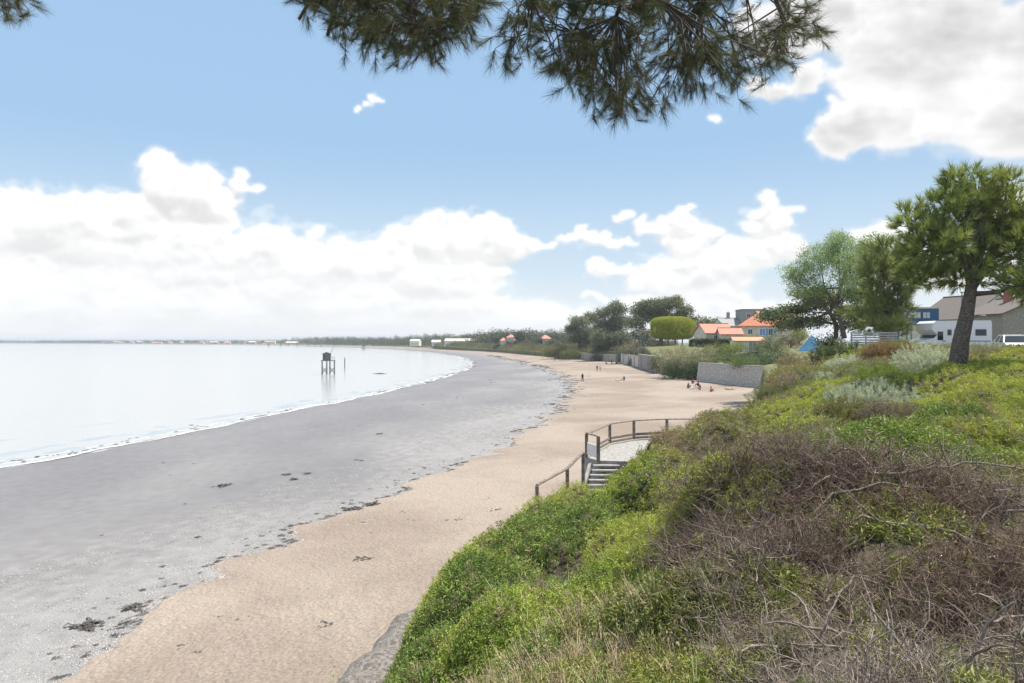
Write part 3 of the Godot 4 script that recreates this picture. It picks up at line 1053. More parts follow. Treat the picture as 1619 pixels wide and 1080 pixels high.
	var lines := [[CD, -0.1, 0.22, 1900, 12.0, 420.0], [CD, -1.1, 0.6, 420, 12.0, 300.0], [CD, 3.2, 1.6, 240, 20.0, 200.0], [CW, -1.5, 0.4, 900, 20.0, 380.0], [CD, -9.0, 7.0, 70, 16.0, 160.0]]
	for L in lines:
		for i in int(L[3]):
			var d: float = L[4] + pow(rng.randf(), 1.9) * (L[5] - L[4])
			# gathers in stretches
			if rag.get_noise_2d(L[1] * 9.0, d * 0.6) < rng.randf_range(-0.35, 0.25): continue
			var wob := rag.get_noise_2d(0.0 if L[0] == CD and absf(L[1]) < 2.0 else L[1] * 3.0 + 7.0, d) * clampf(1.0 + d * 0.02, 0.9, 5.0) * 1.2
			var x: float = curve_x(L[0], d) + L[1] + wob + rng.randfn() * L[2]
			var s := rng.randf_range(0.05, 0.2) * (0.55 + d * 0.014)
			var b := basis_up(Vector3.UP, rng.randf() * TAU, s)
			b.y *= 0.45
			xf.append(Transform3D(b, Vector3(x, maxf(beach_h(x, d), SEA) + 0.01, -d)))
			cols.append(jitter_col(Color(0.035, 0.032, 0.028), Color(0.13, 0.115, 0.10), rng.randf()))
	var ws := scatter("wrack", wm, xf, cols, M.weed, self)
	tag(ws, "dark dry seaweed strewn along the tide lines", "seaweed", "", "stuff")

	# clumps lying singly on the sand
	var spots := [[575, 884, 0.5], [465, 757, 0.45], [487, 748, 0.4], [355, 767, 0.6], [600, 686, 0.5], [562, 805, 0.7], [592, 797, 0.7], [520, 988, 0.35], [395, 978, 0.3], [290, 1022, 0.3], [310, 1033, 0.25], [755, 765, 0.5], [775, 790, 0.4], [790, 806, 0.4], [640, 560 + 250, 0.4], [725, 822, 0.35], [710, 822, 0.25], [452, 750, 0.4], [140, 990, 0.6], [210, 960, 0.5]]
	var i := 0
	var clumps := {}
	for s in spots:
		var p := at(s[0], s[1], 8.2 * FOCAL / (s[1] - 540.0))
		for it in 4:
			var h := beach_h(p.x, -p.z)
			p = at(s[0], s[1], (EYE - h - 0.03) * FOCAL / (s[1] - 540.0))
		p.y = beach_h(p.x, -p.z)
		var o := MeshInstance3D.new()
		o.mesh = weed_mesh(310 + i % 5, 40, 0.34)
		o.material_override = M.weed_dark
		o.name = numbered("seaweed_clump")
		add_child(o)
		o.position = p
		o.rotation.y = i * 2.4
		o.scale = Vector3(s[2], s[2] * 0.5, s[2]) * 0.9
		var near := "on the dry tan sand" if p.x > curve_x(CD, -p.z) else "on the grey wet sand"
		tag(o, "small dark clump of dried seaweed lying " + near, "seaweed", "seaweed clumps " + near)
		clumps[near] = clumps.get(near, []) + [o]
		i += 1
	for near in clumps:
		order_labels(clumps[near], "dark clump of dried seaweed " + near + ", #")

func weed_mesh(seed_: int, n: int, w: float) -> Mesh:
	rng.seed = seed_
	var st := mb()
	st.set_smooth_group(-1)
	for i in n:
		var p := Vector3(rng.randfn() * 0.3, 0, rng.randfn() * 0.2)
		var a := rng.randf() * TAU
		var dir := Vector3(cos(a), 0, sin(a))
		var side := Vector3(-sin(a), 0, cos(a)) * w * rng.randf_range(0.1, 0.3)
		var q := p
		for k in 3:
			var nx := q + dir * 0.22
			nx.y = rng.randf_range(0.02, 0.35) if k < 2 else 0.0
			quad(st, q - side, nx - side, nx + side, q + side)
			q = nx
			dir = dir.rotated(Vector3.UP, rng.randf_range(-0.7, 0.7))
	st.generate_normals()
	return st.commit()

func make_sea() -> void:
	var m := mat(0.31, 0.33, 0.335, 0.17)
	textured(m, null, 0.05, nnorm(0.018, 1.2, 50, 1024, 4), 0.5)
	m.metallic_specular = 0.6
	var st := mb()
	quad(st, Vector3(-16000, SEA, 500), Vector3(-16000, SEA, -14000), Vector3(60, SEA, -14000), Vector3(60, SEA, 500))
	var s := build(st, "sea", m, self)
	s.set_meta("kind", "structure")
	s.set_meta("label", "calm pale silvery sea in the bay")
	# the last small waves, running along the shore
	var nz := FastNoiseLite.new()
	nz.seed = 52; nz.frequency = 0.12; nz.fractal_octaves = 4
	var wl := [[2.6, 0.11, 0.9, 10.0, 420.0], [5.6, 0.07, 0.8, 10.0, 200.0], [14.0, 0.10, 1.2, 22.0, 92.0], [23.0, 0.06, 1.0, 30.0, 80.0]]
	for L in wl:
		var rows := []
		for d in steps_along(L[3], L[4], 0.006, 0.25):
			var x0: float = curve_x(CW, d) - L[0] + nz.get_noise_2d(L[0] * 11.0, d * 0.5) * 1.6
			var fade := sstep(L[3], L[3] + 12.0, d) * sstep(L[4], L[4] * 0.75, d)
			var hh: float = L[1] * clampf(0.6 + nz.get_noise_2d(L[0] * 5.0, d) * 1.8, 0.05, 1.5) * fade * (1.0 + d * 0.004)
			var r := []
			for k in 9:
				var t := k / 8.0
				var x: float = x0 + (t - 0.7) * L[2] * (1.0 + d * 0.005) * 2.0
				var y := SEA - 0.01 + hh * (sin(t * PI) if t < 0.72 else sin(0.72 * PI) * (1.0 - (t - 0.72) / 0.28)) * 1.2
				r.append([Vector3(x, y, -d), Color.WHITE])
			rows.append(r)
		sheet(rows, "wave", m, s)
	# foam where they run out on the sand
	var mf := mat(0.5, 0.5, 0.5, 0.85)
	for L in [[0.0, 0.25, 1.3], [1.9, 0.10, 0.7]]:
		var rows := []
		for d in steps_along(8.0, 460.0, 0.004, 0.12):
			var k := clampf(1.0 + d * 0.010, 1.0, 3.5)
			var x0: float = curve_x(CW, d) - L[0] + nz.get_noise_2d(40.0, d * 0.6) * 0.9 * k
			var wd: float = L[1] * k * clampf(0.9 + nz.get_noise_2d(60.0 + L[0] * 30.0, d * 3.0) * L[2] * 1.6, 0.0, 2.0) + 0.01
			var r := []
			for j in 5:
				var t := j / 4.0
				var x: float = x0 + (t - 0.6) * wd
				var base := maxf(beach_h(x, d) + 0.045, SEA + 0.015)
				r.append([Vector3(x, base + 0.03 * sin(t * PI), -d), Color.WHITE])
			rows.append(r)
		sheet(rows, "foam", mf, s)

func make_slope() -> void:
	var C := [
		[1619, 1080, 3.0], [1400, 1080, 3.4], [1200, 1080, 4.0], [1050, 1080, 4.8], [900, 1080, 5.8], [750, 1080, 7.0], [640, 1080, 9.0],
		[650, 1010, 10.5], [665, 950, 11.0], [735, 880, 13.0], [805, 823, 16.0], [865, 778, 19.0], [930, 745, 23.0], [1000, 710, 27.0], [1060, 680, 31.0], [1110, 662, 34.0], [1190, 642, 40.0],
		[830, 900, 10.0], [900, 830, 13.0], [1000, 780, 15.0], [1000, 900, 8.5], [1100, 725, 18.0], [1050, 830, 10.5],
		[1200, 705, 9.0], [1300, 685, 9.5], [1450, 690, 9.5], [1600, 735, 8.2], [1200, 800, 7.0], [1400, 800, 6.5], [1300, 900, 5.0], [1500, 900, 4.6], [1100, 900, 6.5], [1000, 1000, 6.0], [900, 1000, 7.0], [1619, 850, 5.2],
		[1200, 665, 22.0], [1300, 655, 20.0], [1350, 642, 24.0], [1500, 645, 18.0], [1619, 645, 15.0], [1619, 600, 20.0], [1619, 566, 26.0], [1520, 566, 27.0], [1450, 584, 28.0], [1400, 605, 30.0], [1300, 615, 38.0], [1250, 630, 44.0],
		[1330, 585, 46.0], [1400, 566, 42.0], [1450, 552, 50.0], [1290, 597, 60.0]]
	for c in C:
		var p := at(c[0], c[1], c[2])
		var low := 0.34 if c[2] < 33.0 else 0.22
		if c[0] < 1010 and c[2] > 8.0 and c[2] < 28.0: low = 0.7 if c[0] > 900 else 0.62
		if c[0] >= 1150 and c[2] < 10.0: low = 0.22
		if c[0] >= 1150 and c[2] < 7.5: low = 0.42
		HP.append(Vector3(p.x, p.y - low, c[2]))
	for q in [[35, 55, 7.3], [60, 58, 7.3], [28, 44, 7.6], [24, 30, 7.75], [30, 20, 7.8], [40, 40, 7.4], [80, 90, 7.2], [45, 80, 7.0], [60, 110, 7.0], [2.0, 0.0, 6.6], [0.0, 0.0, 6.5], [-2.5, 0.0, 5.4], [5, 0, 6.9], [10, 4, 7.2], [8, -3, 7.0], [20, 10, 7.8],
			[41, 100, 4.6], [42, 115, 4.0], [39, 128, 4.0], [37, 155, 4.0], [50, 120, 5.4], [58, 150, 7.0], [62, 200, 7.2], [45, 240, 4.6], [60, 300, 5.0], [33, 300, 3.6], [20, 362, 3.2], [0, 480, 3.0], [90, 200, 8.0], [120, 100, 7.4], [160, 260, 8.0], [35, 90, 4.8]]:
		HP.append(Vector3(q[0], q[2], q[1]))
	lump.seed = 7; lump.noise_type = FastNoiseLite.TYPE_CELLULAR; lump.cellular_return_type = FastNoiseLite.RETURN_DISTANCE; lump.frequency = 0.46; lump.fractal_type = FastNoiseLite.FRACTAL_NONE
	lump.domain_warp_enabled = true; lump.domain_warp_amplitude = 1.2; lump.domain_warp_frequency = 0.4
	lump2.seed = 17; lump2.noise_type = FastNoiseLite.TYPE_CELLULAR; lump2.cellular_return_type = FastNoiseLite.RETURN_DISTANCE; lump2.frequency = 1.25; lump2.fractal_type = FastNoiseLite.FRACTAL_NONE
	kinds.seed = 7; kinds.noise_type = FastNoiseLite.TYPE_CELLULAR; kinds.cellular_return_type = FastNoiseLite.RETURN_CELL_VALUE; kinds.frequency = 0.46; kinds.fractal_type = FastNoiseLite.FRACTAL_NONE
	kinds.domain_warp_enabled = true; kinds.domain_warp_amplitude = 1.2; kinds.domain_warp_frequency = 0.4
	fine.seed = 27; fine.frequency = 0.16; fine.fractal_octaves = 4
	HG.resize(GNX * GND)
	for j in GND:
		for i in GNX:
			HG[j * GNX + i] = land_raw(GX0 + i * GS, GD0 + j * GS)
	var ms := textured(mat(1, 1, 1, 1.0), ntex(0.03, lin(0.035, 0.032, 0.018), lin(0.13, 0.10, 0.065), 55, 512, 5), 0.5, nnorm(0.05, 6.0, 56))
	var rows := []
	for j in GND:
		var r := []
		for i in GNX:
			r.append([Vector3(GX0 + i * GS, HG[j * GNX + i], -(GD0 + j * GS)), Color.WHITE])
		rows.append(r)
	var s := sheet(rows, "slope", ms)
	s.set_meta("kind", "structure")
	s.set_meta("label", "earth of the overgrown bank above the beach")
	# the land farther off and behind
	var mg := textured(mat(1, 1, 1, 1.0), ntex(0.02, lin(0.075, 0.09, 0.03), lin(0.19, 0.18, 0.085), 57, 512, 5), 0.12)
	rows = []
	var dd := steps_along(67.0, 700.0, 0.02, 1.5)
	for d in dd:
		var r := []
		var b := curve_x(CB, d)
		for i in 60:
			var x: float = b + pow(i / 59.0, 2.2) * 420.0
			r.append([Vector3(x, land_raw(x, d), -d), Color.WHITE])
		rows.append(r)
	var g := sheet(rows, "ground", mg)
	g.set_meta("kind", "structure")
	g.set_meta("label", "grassy land behind the beach")
	rows = []
	for d in [-60.0, -20.0, -4.0, 10.0, 25.0, 40.0, 55.0, 67.0]:
		var r := []
		for i in 24:
			var x: float = 47.7 + pow(i / 23.0, 1.5) * 400.0
			r.append([Vector3(x, land_raw(x, d) + (0.0), -d), Color.WHITE])
		rows.append(r)
	var g2 := sheet(rows, "ground", M.asphalt)
	g2.set_meta("kind", "structure")
	g2.set_meta("label", "tarmac of the car park")
	rows = []
	for d in steps_along(700.0, 4300.0, 0.05, 5.0):
		var r := []
		var b := curve_x(CB, d)
		for i in 20:
			var x: float = b + pow(i / 19.0, 2.0) * 3000.0
			r.append([Vector3(x, lerpf(0.4, 3.5, sstep(0.0, 60.0, x - b)) , -d), Color.WHITE])
		rows.append(r)
	var g3 := sheet(rows, "terrain", mg)
	g3.set_meta("kind", "structure")
	g3.set_meta("label", "low coast round the far side of the bay")

func in_poly(p: Vector2, poly: PackedVector2Array) -> bool:
	return Geometry2D.is_point_in_polygon(p, poly)

var DEAD := PackedVector2Array([Vector2(1.9, 8.6), Vector2(2.6, 10.0), Vector2(3.5, 9.9), Vector2(4.2, 9.4), Vector2(4.8, 8.4), Vector2(6.0, 7.7), Vector2(8.0, 7.2), Vector2(8.0, 4.0), Vector2(4.0, 1.6), Vector2(1.7, 2.4), Vector2(1.3, 4.2), Vector2(1.7, 5.2), Vector2(1.75, 7.0)])

func make_cover() -> void:
	# fine-leaved shrubs that grow into one another
	var leafy := [sprig_mesh(24, 0.25, 0.11, 1), sprig_mesh(28, 0.19, 0.085, 2), sprig_mesh(26, 0.30, 0.08, 3)]
	var feath := sprig_mesh(40, 0.34, 0.038, 4, 0.7)
	var X := [[], [], [], []]
	var Cc := [PackedColorArray(), PackedColorArray(), PackedColorArray(), PackedColorArray()]
	var gx := []
	var gc := PackedColorArray()
	rng.seed = 900
	var hue := FastNoiseLite.new()
	hue.seed = 91; hue.frequency = 0.28; hue.fractal_octaves = 3
	var hue2 := FastNoiseLite.new()
	hue2.seed = 92; hue2.frequency = 0.9; hue2.fractal_octaves = 3
	var d := 2.4
	while d < 64.0:
		var g := clampf(0.0075 * d, 0.045, 0.42)
		var x0 := curve_x(CB, d) + 0.15
		var x1 := minf(d * 0.80 + 2.0, 46.0)
		var x := x0
		while x < x1:
			var px := x + rng.randf_range(-0.5, 0.5) * g
			var pd := d + rng.randf_range(-0.5, 0.5) * g
			x += g
			var n := land_n(px, pd)
			var reps := 1 if n.y > 0.75 else (2 if n.y > 0.5 else 3)
			if px > 9.0 and pd < 31.0: reps += 1
			for rep in reps:
				var qx := px + rng.randf_range(-0.5, 0.5) * g
				var qd := pd + rng.randf_range(-0.5, 0.5) * g
				var h := land_h(qx, qd)
				if h < 0.75: continue
				var t := hue.get_noise_2d(qx, qd)
				var t2 := hue2.get_noise_2d(qx, qd)
				var dead := in_poly(Vector2(qx + t2 * 0.5, qd + t * 0.8), DEAD)
				var tuft := 0.0
				for g3 in [[3.05, 8.7, 0.55], [3.5, 7.3, 0.5], [2.0, 6.3, 0.75], [1.8, 5.2, 0.5], [4.9, 4.9, 0.5], [4.3, 9.3, 0.5], [2.6, 9.2, 0.35], [1.55, 4.2, 0.4]]:
					tuft = maxf(tuft, 1.0 - Vector2(qx - g3[0], qd - g3[1]).length() / g3[2])
				if dead and rng.randf() > (0.03 + 0.35 * sstep(0.18, 0.4, t2) + 1.1 * sstep(-0.05, 0.35, tuft + t2 * 0.4)): continue
				# fewer leaves between the cushions, so dark earth there stands in for shade
				var cu := lump.get_noise_2d(qx, qd) + 1.0
				if cu > 0.66 and (qx < 10.0 or qd > 31.0) and rng.randf() < 0.7: continue
				var grassy := Vector2(qx - 0.25, (qd - 6.6) * 0.75).length() + t2 * 0.8
				if grassy < 0.75 and rng.randf() < 0.6:
					continue
				var lawn := qx > 10.0 + t * 3.0 and qd < 31.0
				var s := rng.randf_range(0.65, 1.35) * (0.13 + 0.0085 * qd)
				if lawn: s *= 0.75
				# each cushion is a plant of its own kind and tint
				var kd := kinds.get_noise_2d(qx, qd)
				var c: Color
				var feathery := 0.2
				if lawn:
					c = jitter_col(Color(0.29, 0.35, 0.055), Color(0.45, 0.48, 0.095), 0.5 + t2 * 1.2 + kd * 0.4)
				elif qd < 13.0 + t * 6.0 or qx < 4.0:
					if kd < -0.35:
						c = jitter_col(Color(0.125, 0.20, 0.04), Color(0.24, 0.31, 0.07), 0.5 + t2)
						s *= 1.2
					elif kd < 0.35: c = jitter_col(Color(0.19, 0.27, 0.04), Color(0.36, 0.43, 0.08), 0.5 + t2 * 1.1)
					else:
						c = jitter_col(Color(0.28, 0.33, 0.055), Color(0.43, 0.46, 0.10), 0.5 + t2 * 1.1)
						feathery = 0.75
					if qx > 0.6 and qd < 9.0: c = c.lerp(Color(0.27, 0.25, 0.085), 0.5)
				else:
					if kd < -0.55:
						c = jitter_col(Color(0.24, 0.18, 0.115), Color(0.33, 0.27, 0.16), rng.randf())
						feathery = 0.8
					elif kd < 0.0: c = jitter_col(Color(0.23, 0.235, 0.075), Color(0.33, 0.34, 0.09), 0.5 + t2)
					elif kd < 0.5: c = jitter_col(Color(0.29, 0.33, 0.06), Color(0.42, 0.45, 0.09), 0.5 + t2)
					else:
						c = jitter_col(Color(0.20, 0.225, 0.09), Color(0.29, 0.31, 0.13), 0.5 + t2)
						feathery = 0.8
				if rng.randf() < 0.07: c = jitter_col(Color(0.26, 0.19, 0.11), Color(0.32, 0.27, 0.14), rng.randf())
				var dir := (n * 0.9 + Vector3.UP * 0.5 + rv() * 0.75).normalized()
				var v := 3 if rng.randf() < feathery else rng.randi() % 3
				X[v].append(Transform3D(basis_up(dir, rng.randf() * TAU, s), Vector3(qx, h - s * rng.randf_range(0.15, 0.35), -qd)))
				Cc[v].append(c)
		d += g
	var root := Node3D.new()
	root.name = "ground_cover"
	add_child(root)
	tag(root, "low fine-leaved green shrubs grown together over the bank", "ground cover", "", "stuff")
	for v in 4:
		scatter("leaves", leafy[v] if v < 3 else feath, X[v], Cc[v], M.leaf, root)
	print("sprigs ", X[0].size() + X[1].size() + X[2].size() + X[3].size())

	# dry grass stalks
	var gm := stalk_mesh(5, 16)
	rng.seed = 905
	for i in 700:
		var a := rng.randf() * TAU
		var r := sqrt(rng.randf()) * 1.25
		var qx := 0.2 + cos(a) * r
		var qd := 6.7 + sin(a) * r * 1.3
		if rng.randf() < 0.35:
			qx = rng.randf_range(-2.2, 1.6)
			qd = rng.randf_range(4.5, 11.0)
		var h := land_h(qx, qd)
		if h < 1.0: continue
		gx.append(Transform3D(basis_up(Vector3.UP + rv() * 0.35, rng.randf() * TAU, rng.randf_range(0.2, 0.45)), Vector3(qx, h - 0.06, -qd)))
		gc.append(jitter_col(Color(0.30, 0.225, 0.135), Color(0.47, 0.38, 0.25), rng.randf()))
	for i in 260:
		var qx := rng.randf_range(-2.6, 1.5)
		var qd := rng.randf_range(3.5, 11.0)
		gx.append(Transform3D(basis_up(Vector3.UP + rv() * 0.3, rng.randf() * TAU, rng.randf_range(0.25, 0.5)), Vector3(qx, land_h(qx, qd) - 0.05, -qd)))
		gc.append(jitter_col(Color(0.13, 0.20, 0.05), Color(0.24, 0.30, 0.09), rng.randf()))
	var o := scatter("dry_grass", gm, gx, gc, M.dry, self)
	tag(o, "tan dry grass stalks on the near bank", "grass", "", "stuff")

func stalk_mesh(seed_: int, n: int) -> Mesh:
	rng.seed = seed_
	var st := mb()
	st.set_smooth_group(-1)
	for i in n:
		var a := rng.randf() * TAU
		var lean := rng.randf_range(0.05, 0.5)
		var p := Vector3(cos(a), 0, sin(a)) * rng.randf() * 0.1
		var side := Vector3(-sin(a), 0, cos(a)) * 0.011
		var l := rng.randf_range(0.5, 1.1)
		var m := p + Vector3(cos(a) * lean * 0.35, 0.55, sin(a) * lean * 0.35) * l
		var e := p + Vector3(cos(a) * lean, 0.95, sin(a) * lean) * l
		quad(st, p - side, m - side * 0.8, m + side * 0.8, p + side)
		tri(st, m - side * 0.8, e, m + side * 0.8)
		if i % 3 == 0:
			for k in 4:
				var q := m.lerp(e, 0.5 + k * 0.15)
				leaf(st, q, (e - m).normalized() * 0.6 + rv() * 0.6, side.normalized(), 0.07, 0.02)
	st.generate_normals()
	return st.commit()

func stout_mesh(seed_: int) -> Mesh:
	rng.seed = seed_
	var st := mb()
	for i in 3:
		var p := rv() * 0.1
		p.y = 0.0
		var dir := (Vector3.UP + rv() * 0.9).normalized()
		var bend := rv() * 0.3
		var r0 := rng.randf_range(0.006, 0.013)
		var P := [p]
		var R := [r0]
		for k in 8:
			dir = (dir + bend + rv() * 0.5).normalized()
			p += dir * 0.11
			P.append(p)
			R.append(r0 * (1.0 - 0.1 * k))
			if k > 1 and rng.randf() < 0.6:
				var d2 := (dir + rv() * 0.9).normalized()
				var q := p
				var p2 := [q]
				var r2: Array = [r0 * (0.8 - 0.08 * k)]
				for j in 4:
					d2 = (d2 + rv() * 0.4).normalized()
					q += d2 * 0.09
					p2.append(q)
					r2.append(r0 * (0.6 - 0.12 * j))
				tube(st, p2, r2, 4, false)
		tube(st, P, R, 5, false)
	st.generate_normals()
	return st.commit()

func make_thicket() -> void:
	var t := thing("dead_thicket", "tangle of bare grey-brown dead branches on the near bank", "dead shrub", Vector3(3.2, land_h(3.2, 6.0), -6.0))
	var o := t.position
	var ms := [twig_mesh(31, 9), twig_mesh(32, 9), twig_mesh(33, 12), twig_mesh(34, 7)]
	var xs := [[], [], [], []]
	var cs := [PackedColorArray(), PackedColorArray(), PackedColorArray(), PackedColorArray()]
	rng.seed = 950
	var k := 0
	while k < 2600:
		var qx := rng.randf_range(1.2, 8.0)
		var qd := rng.randf_range(1.8, 10.6)
		if not in_poly(Vector2(qx, qd), DEAD): continue
		if qx > qd * 0.85 + 1.5: continue
		k += 1
		var v := rng.randi() % 4
		var n := land_n(qx, qd)
		if fine.get_noise_2d(qx * 5.0, qd * 5.0) < rng.randf_range(-0.22, 0.1): continue
		var s := rng.randf_range(0.3, 0.62) * clampf(0.55 + qd * 0.06, 0.6, 1.1)
		var dir := (n * 0.5 + Vector3.UP * 0.35 + rv() * 0.85).normalized()
		if dir.y < -0.1: dir.y = -dir.y
		xs[v].append(Transform3D(basis_up(dir, rng.randf() * TAU, s), Vector3(qx, land_h(qx, qd) - 0.12 * s, -qd) - o))
		# two kinds grow here: a silvery grey one low down and a red-brown one
		var grey := fine.get_noise_2d(qx * 2.0, qd * 2.0) + (0.35 if qd < 5.2 else -0.1)
		var tc := jitter_col(Color(0.62, 0.46, 0.38), Color(1.0, 0.97, 0.94), 0.5 + grey, 0.2)
		if Vector2(qx - 2.7, (qd - 8.2) * 0.7).length() < 1.0 + fine.get_noise_2d(qx * 4.0, qd * 4.0): tc = jitter_col(Color(0.36, 0.29, 0.27), Color(0.6, 0.52, 0.49), rng.randf(), 0.2)  # purple-brown twigs, darkened to paint in the dome's shaded left side
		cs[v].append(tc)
	for v in 4:
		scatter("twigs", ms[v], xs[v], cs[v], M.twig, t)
	# stouter crooked stems through the tangle
	var stout := [stout_mesh(41), stout_mesh(42), stout_mesh(43)]
	var sx := [[], [], []]
	var sc := [PackedColorArray(), PackedColorArray(), PackedColorArray()]
	k = 0
	while k < 460:
		var qx := rng.randf_range(1.3, 7.5)
		var qd := rng.randf_range(2.2, 10.2)
		if not in_poly(Vector2(qx, qd), DEAD) or qx > qd * 0.85 + 1.0: continue
		k += 1
		var v := rng.randi() % 3
		if fine.get_noise_2d(qx * 5.0, qd * 5.0) < rng.randf_range(-0.3, 0.1): continue
		var dir := (Vector3.UP * 0.35 + rv() * 1.1).normalized()
		if dir.y < 0.0: dir.y = -dir.y
		sx[v].append(Transform3D(basis_up(dir, rng.randf() * TAU, rng.randf_range(0.4, 0.8) * clampf(0.45 + qd * 0.09, 0.5, 1.15)), Vector3(qx, land_h(qx, qd) - 0.1, -qd) - o))
		sc[v].append(jitter_col(Color(0.6, 0.48, 0.4), Color(1.0, 0.96, 0.92), 0.5 + fine.get_noise_2d(qx * 3.0, qd * 3.0) + (0.3 if qd < 5.5 else -0.1), 0.2))
	for v in 3:
		scatter("stems", stout[v], sx[v], sc[v], M.twig, t)
	# the thick limbs that can be told apart: start, bend, end in plan with lift above the bank
	var L := [
		[[3.35, 7.4], [4.2, 6.7], [4.75, 6.1], 0.30, 0.045], [[3.0, 7.6], [4.0, 7.9], [5.6, 7.2], 0.42, 0.042], [[4.2, 7.9], [5.2, 7.7], [6.0, 7.4], 0.5, 0.036],
		[[2.4, 8.3], [2.75, 7.8], [3.05, 7.2], 0.45, 0.03], [[4.0, 8.6], [4.3, 8.2], [4.15, 7.8], 0.55, 0.033], [[4.6, 8.5], [4.75, 8.2], [4.4, 7.6], 0.5, 0.03],
		[[4.0, 6.2], [4.4, 5.6], [4.5, 5.0], 0.35, 0.035], [[3.5, 5.3], [4.0, 5.2], [4.6, 4.9], 0.4, 0.03], [[2.5, 4.5], [2.2, 4.2], [2.15, 3.8], 0.3, 0.034], [[2.6, 4.1], [2.5, 4.5], [2.9, 4.8], 0.34, 0.028],
		[[3.1, 4.2], [3.2, 3.8], [3.0, 3.5], 0.36, 0.03], [[3.5, 4.3], [3.3, 4.0], [3.4, 3.4], 0.38, 0.026], [[1.9, 7.2], [2.05, 6.7], [2.0, 6.2], 0.3, 0.024], [[2.1, 7.4], [2.4, 7.1], [2.2, 6.5], 0.34, 0.022],
		[[5.0, 6.9], [5.4, 6.5], [5.2, 5.9], 0.4, 0.03], [[2.7, 5.9], [3.2, 6.2], [3.9, 6.4], 0.36, 0.026], [[2.0, 4.9], [2.3, 4.6], [2.35, 4.1], 0.3, 0.026], [[3.8, 4.8], [3.4, 4.6], [3.2, 4.9], 0.42, 0.026], [[5.6, 7.9], [5.3, 8.3], [5.7, 8.6], 0.5, 0.03], [[1.8, 5.6], [2.1, 5.4], [2.3, 5.7], 0.3, 0.02]]
	# crooked lesser boughs of the near side
	for i in 44:
		var q := Vector2(rng.randf_range(1.7, 4.2), rng.randf_range(2.9, 5.6))
		if q.x > q.y * 0.85 + 0.3: continue
		var st := mb()
		var p := Vector3(q.x, land_h(q.x, q.y) + rng.randf_range(-0.05, 0.1), -q.y) - o
		var dir := (Vector3.UP * 0.9 + rv()).normalized()
		var bend := rv() * 0.32
		var r0 := rng.randf_range(0.007, 0.014)
		var P := [p]
		var R := [r0]
		for j in 9:
			dir = (dir + bend + rv() * 0.28).normalized()
			p += dir * 0.075
			P.append(p)
			R.append(r0 * (1.0 - 0.08 * j))
		tube(st, P, R, 6)
		build(st, "branch", M.branch, t)
	for b in L:
		var st := mb()
		var P := []
		var R := []
		var A := Vector2(b[0][0], b[0][1]); var Bq := Vector2(b[1][0], b[1][1]); var Cq := Vector2(b[2][0], b[2][1])
		for i in 11:
			var u := i / 10.0
			var q := A.lerp(Bq, u).lerp(Bq.lerp(Cq, u), u) + Vector2(rng.randfn(), rng.randfn()) * 0.03
			var lift: float = b[3] * (0.35 + 0.9 * sin(PI * (0.15 + 0.75 * u)))
			q += Vector2(rng.randfn(), rng.randfn()) * 0.03
			P.append(Vector3(q.x, land_h(q.x, q.y) + lift * 0.42 + rng.randfn() * 0.02, -q.y) - o)
			R.append(b[4] * (1.0 - 0.65 * u) * 0.52)
		tube(st, P, R, 7)
		for i in 5:
			var at_: int = rng.randi_range(3, 9)
			var q: Vector3 = P[at_]
			var dir := (rv() + Vector3.UP * 0.4).normalized()
			var p2 := [q]
			var r2: Array = [R[at_] * 0.6]
			for j in 4:
				dir = (dir + rv() * 0.45).normalized()
				q += dir * 0.16
				p2.append(q)
				r2.append(R[at_] * (0.5 - 0.11 * j))
			tube(st, p2, r2, 5)
		build(st, "branch", M.branch, t)

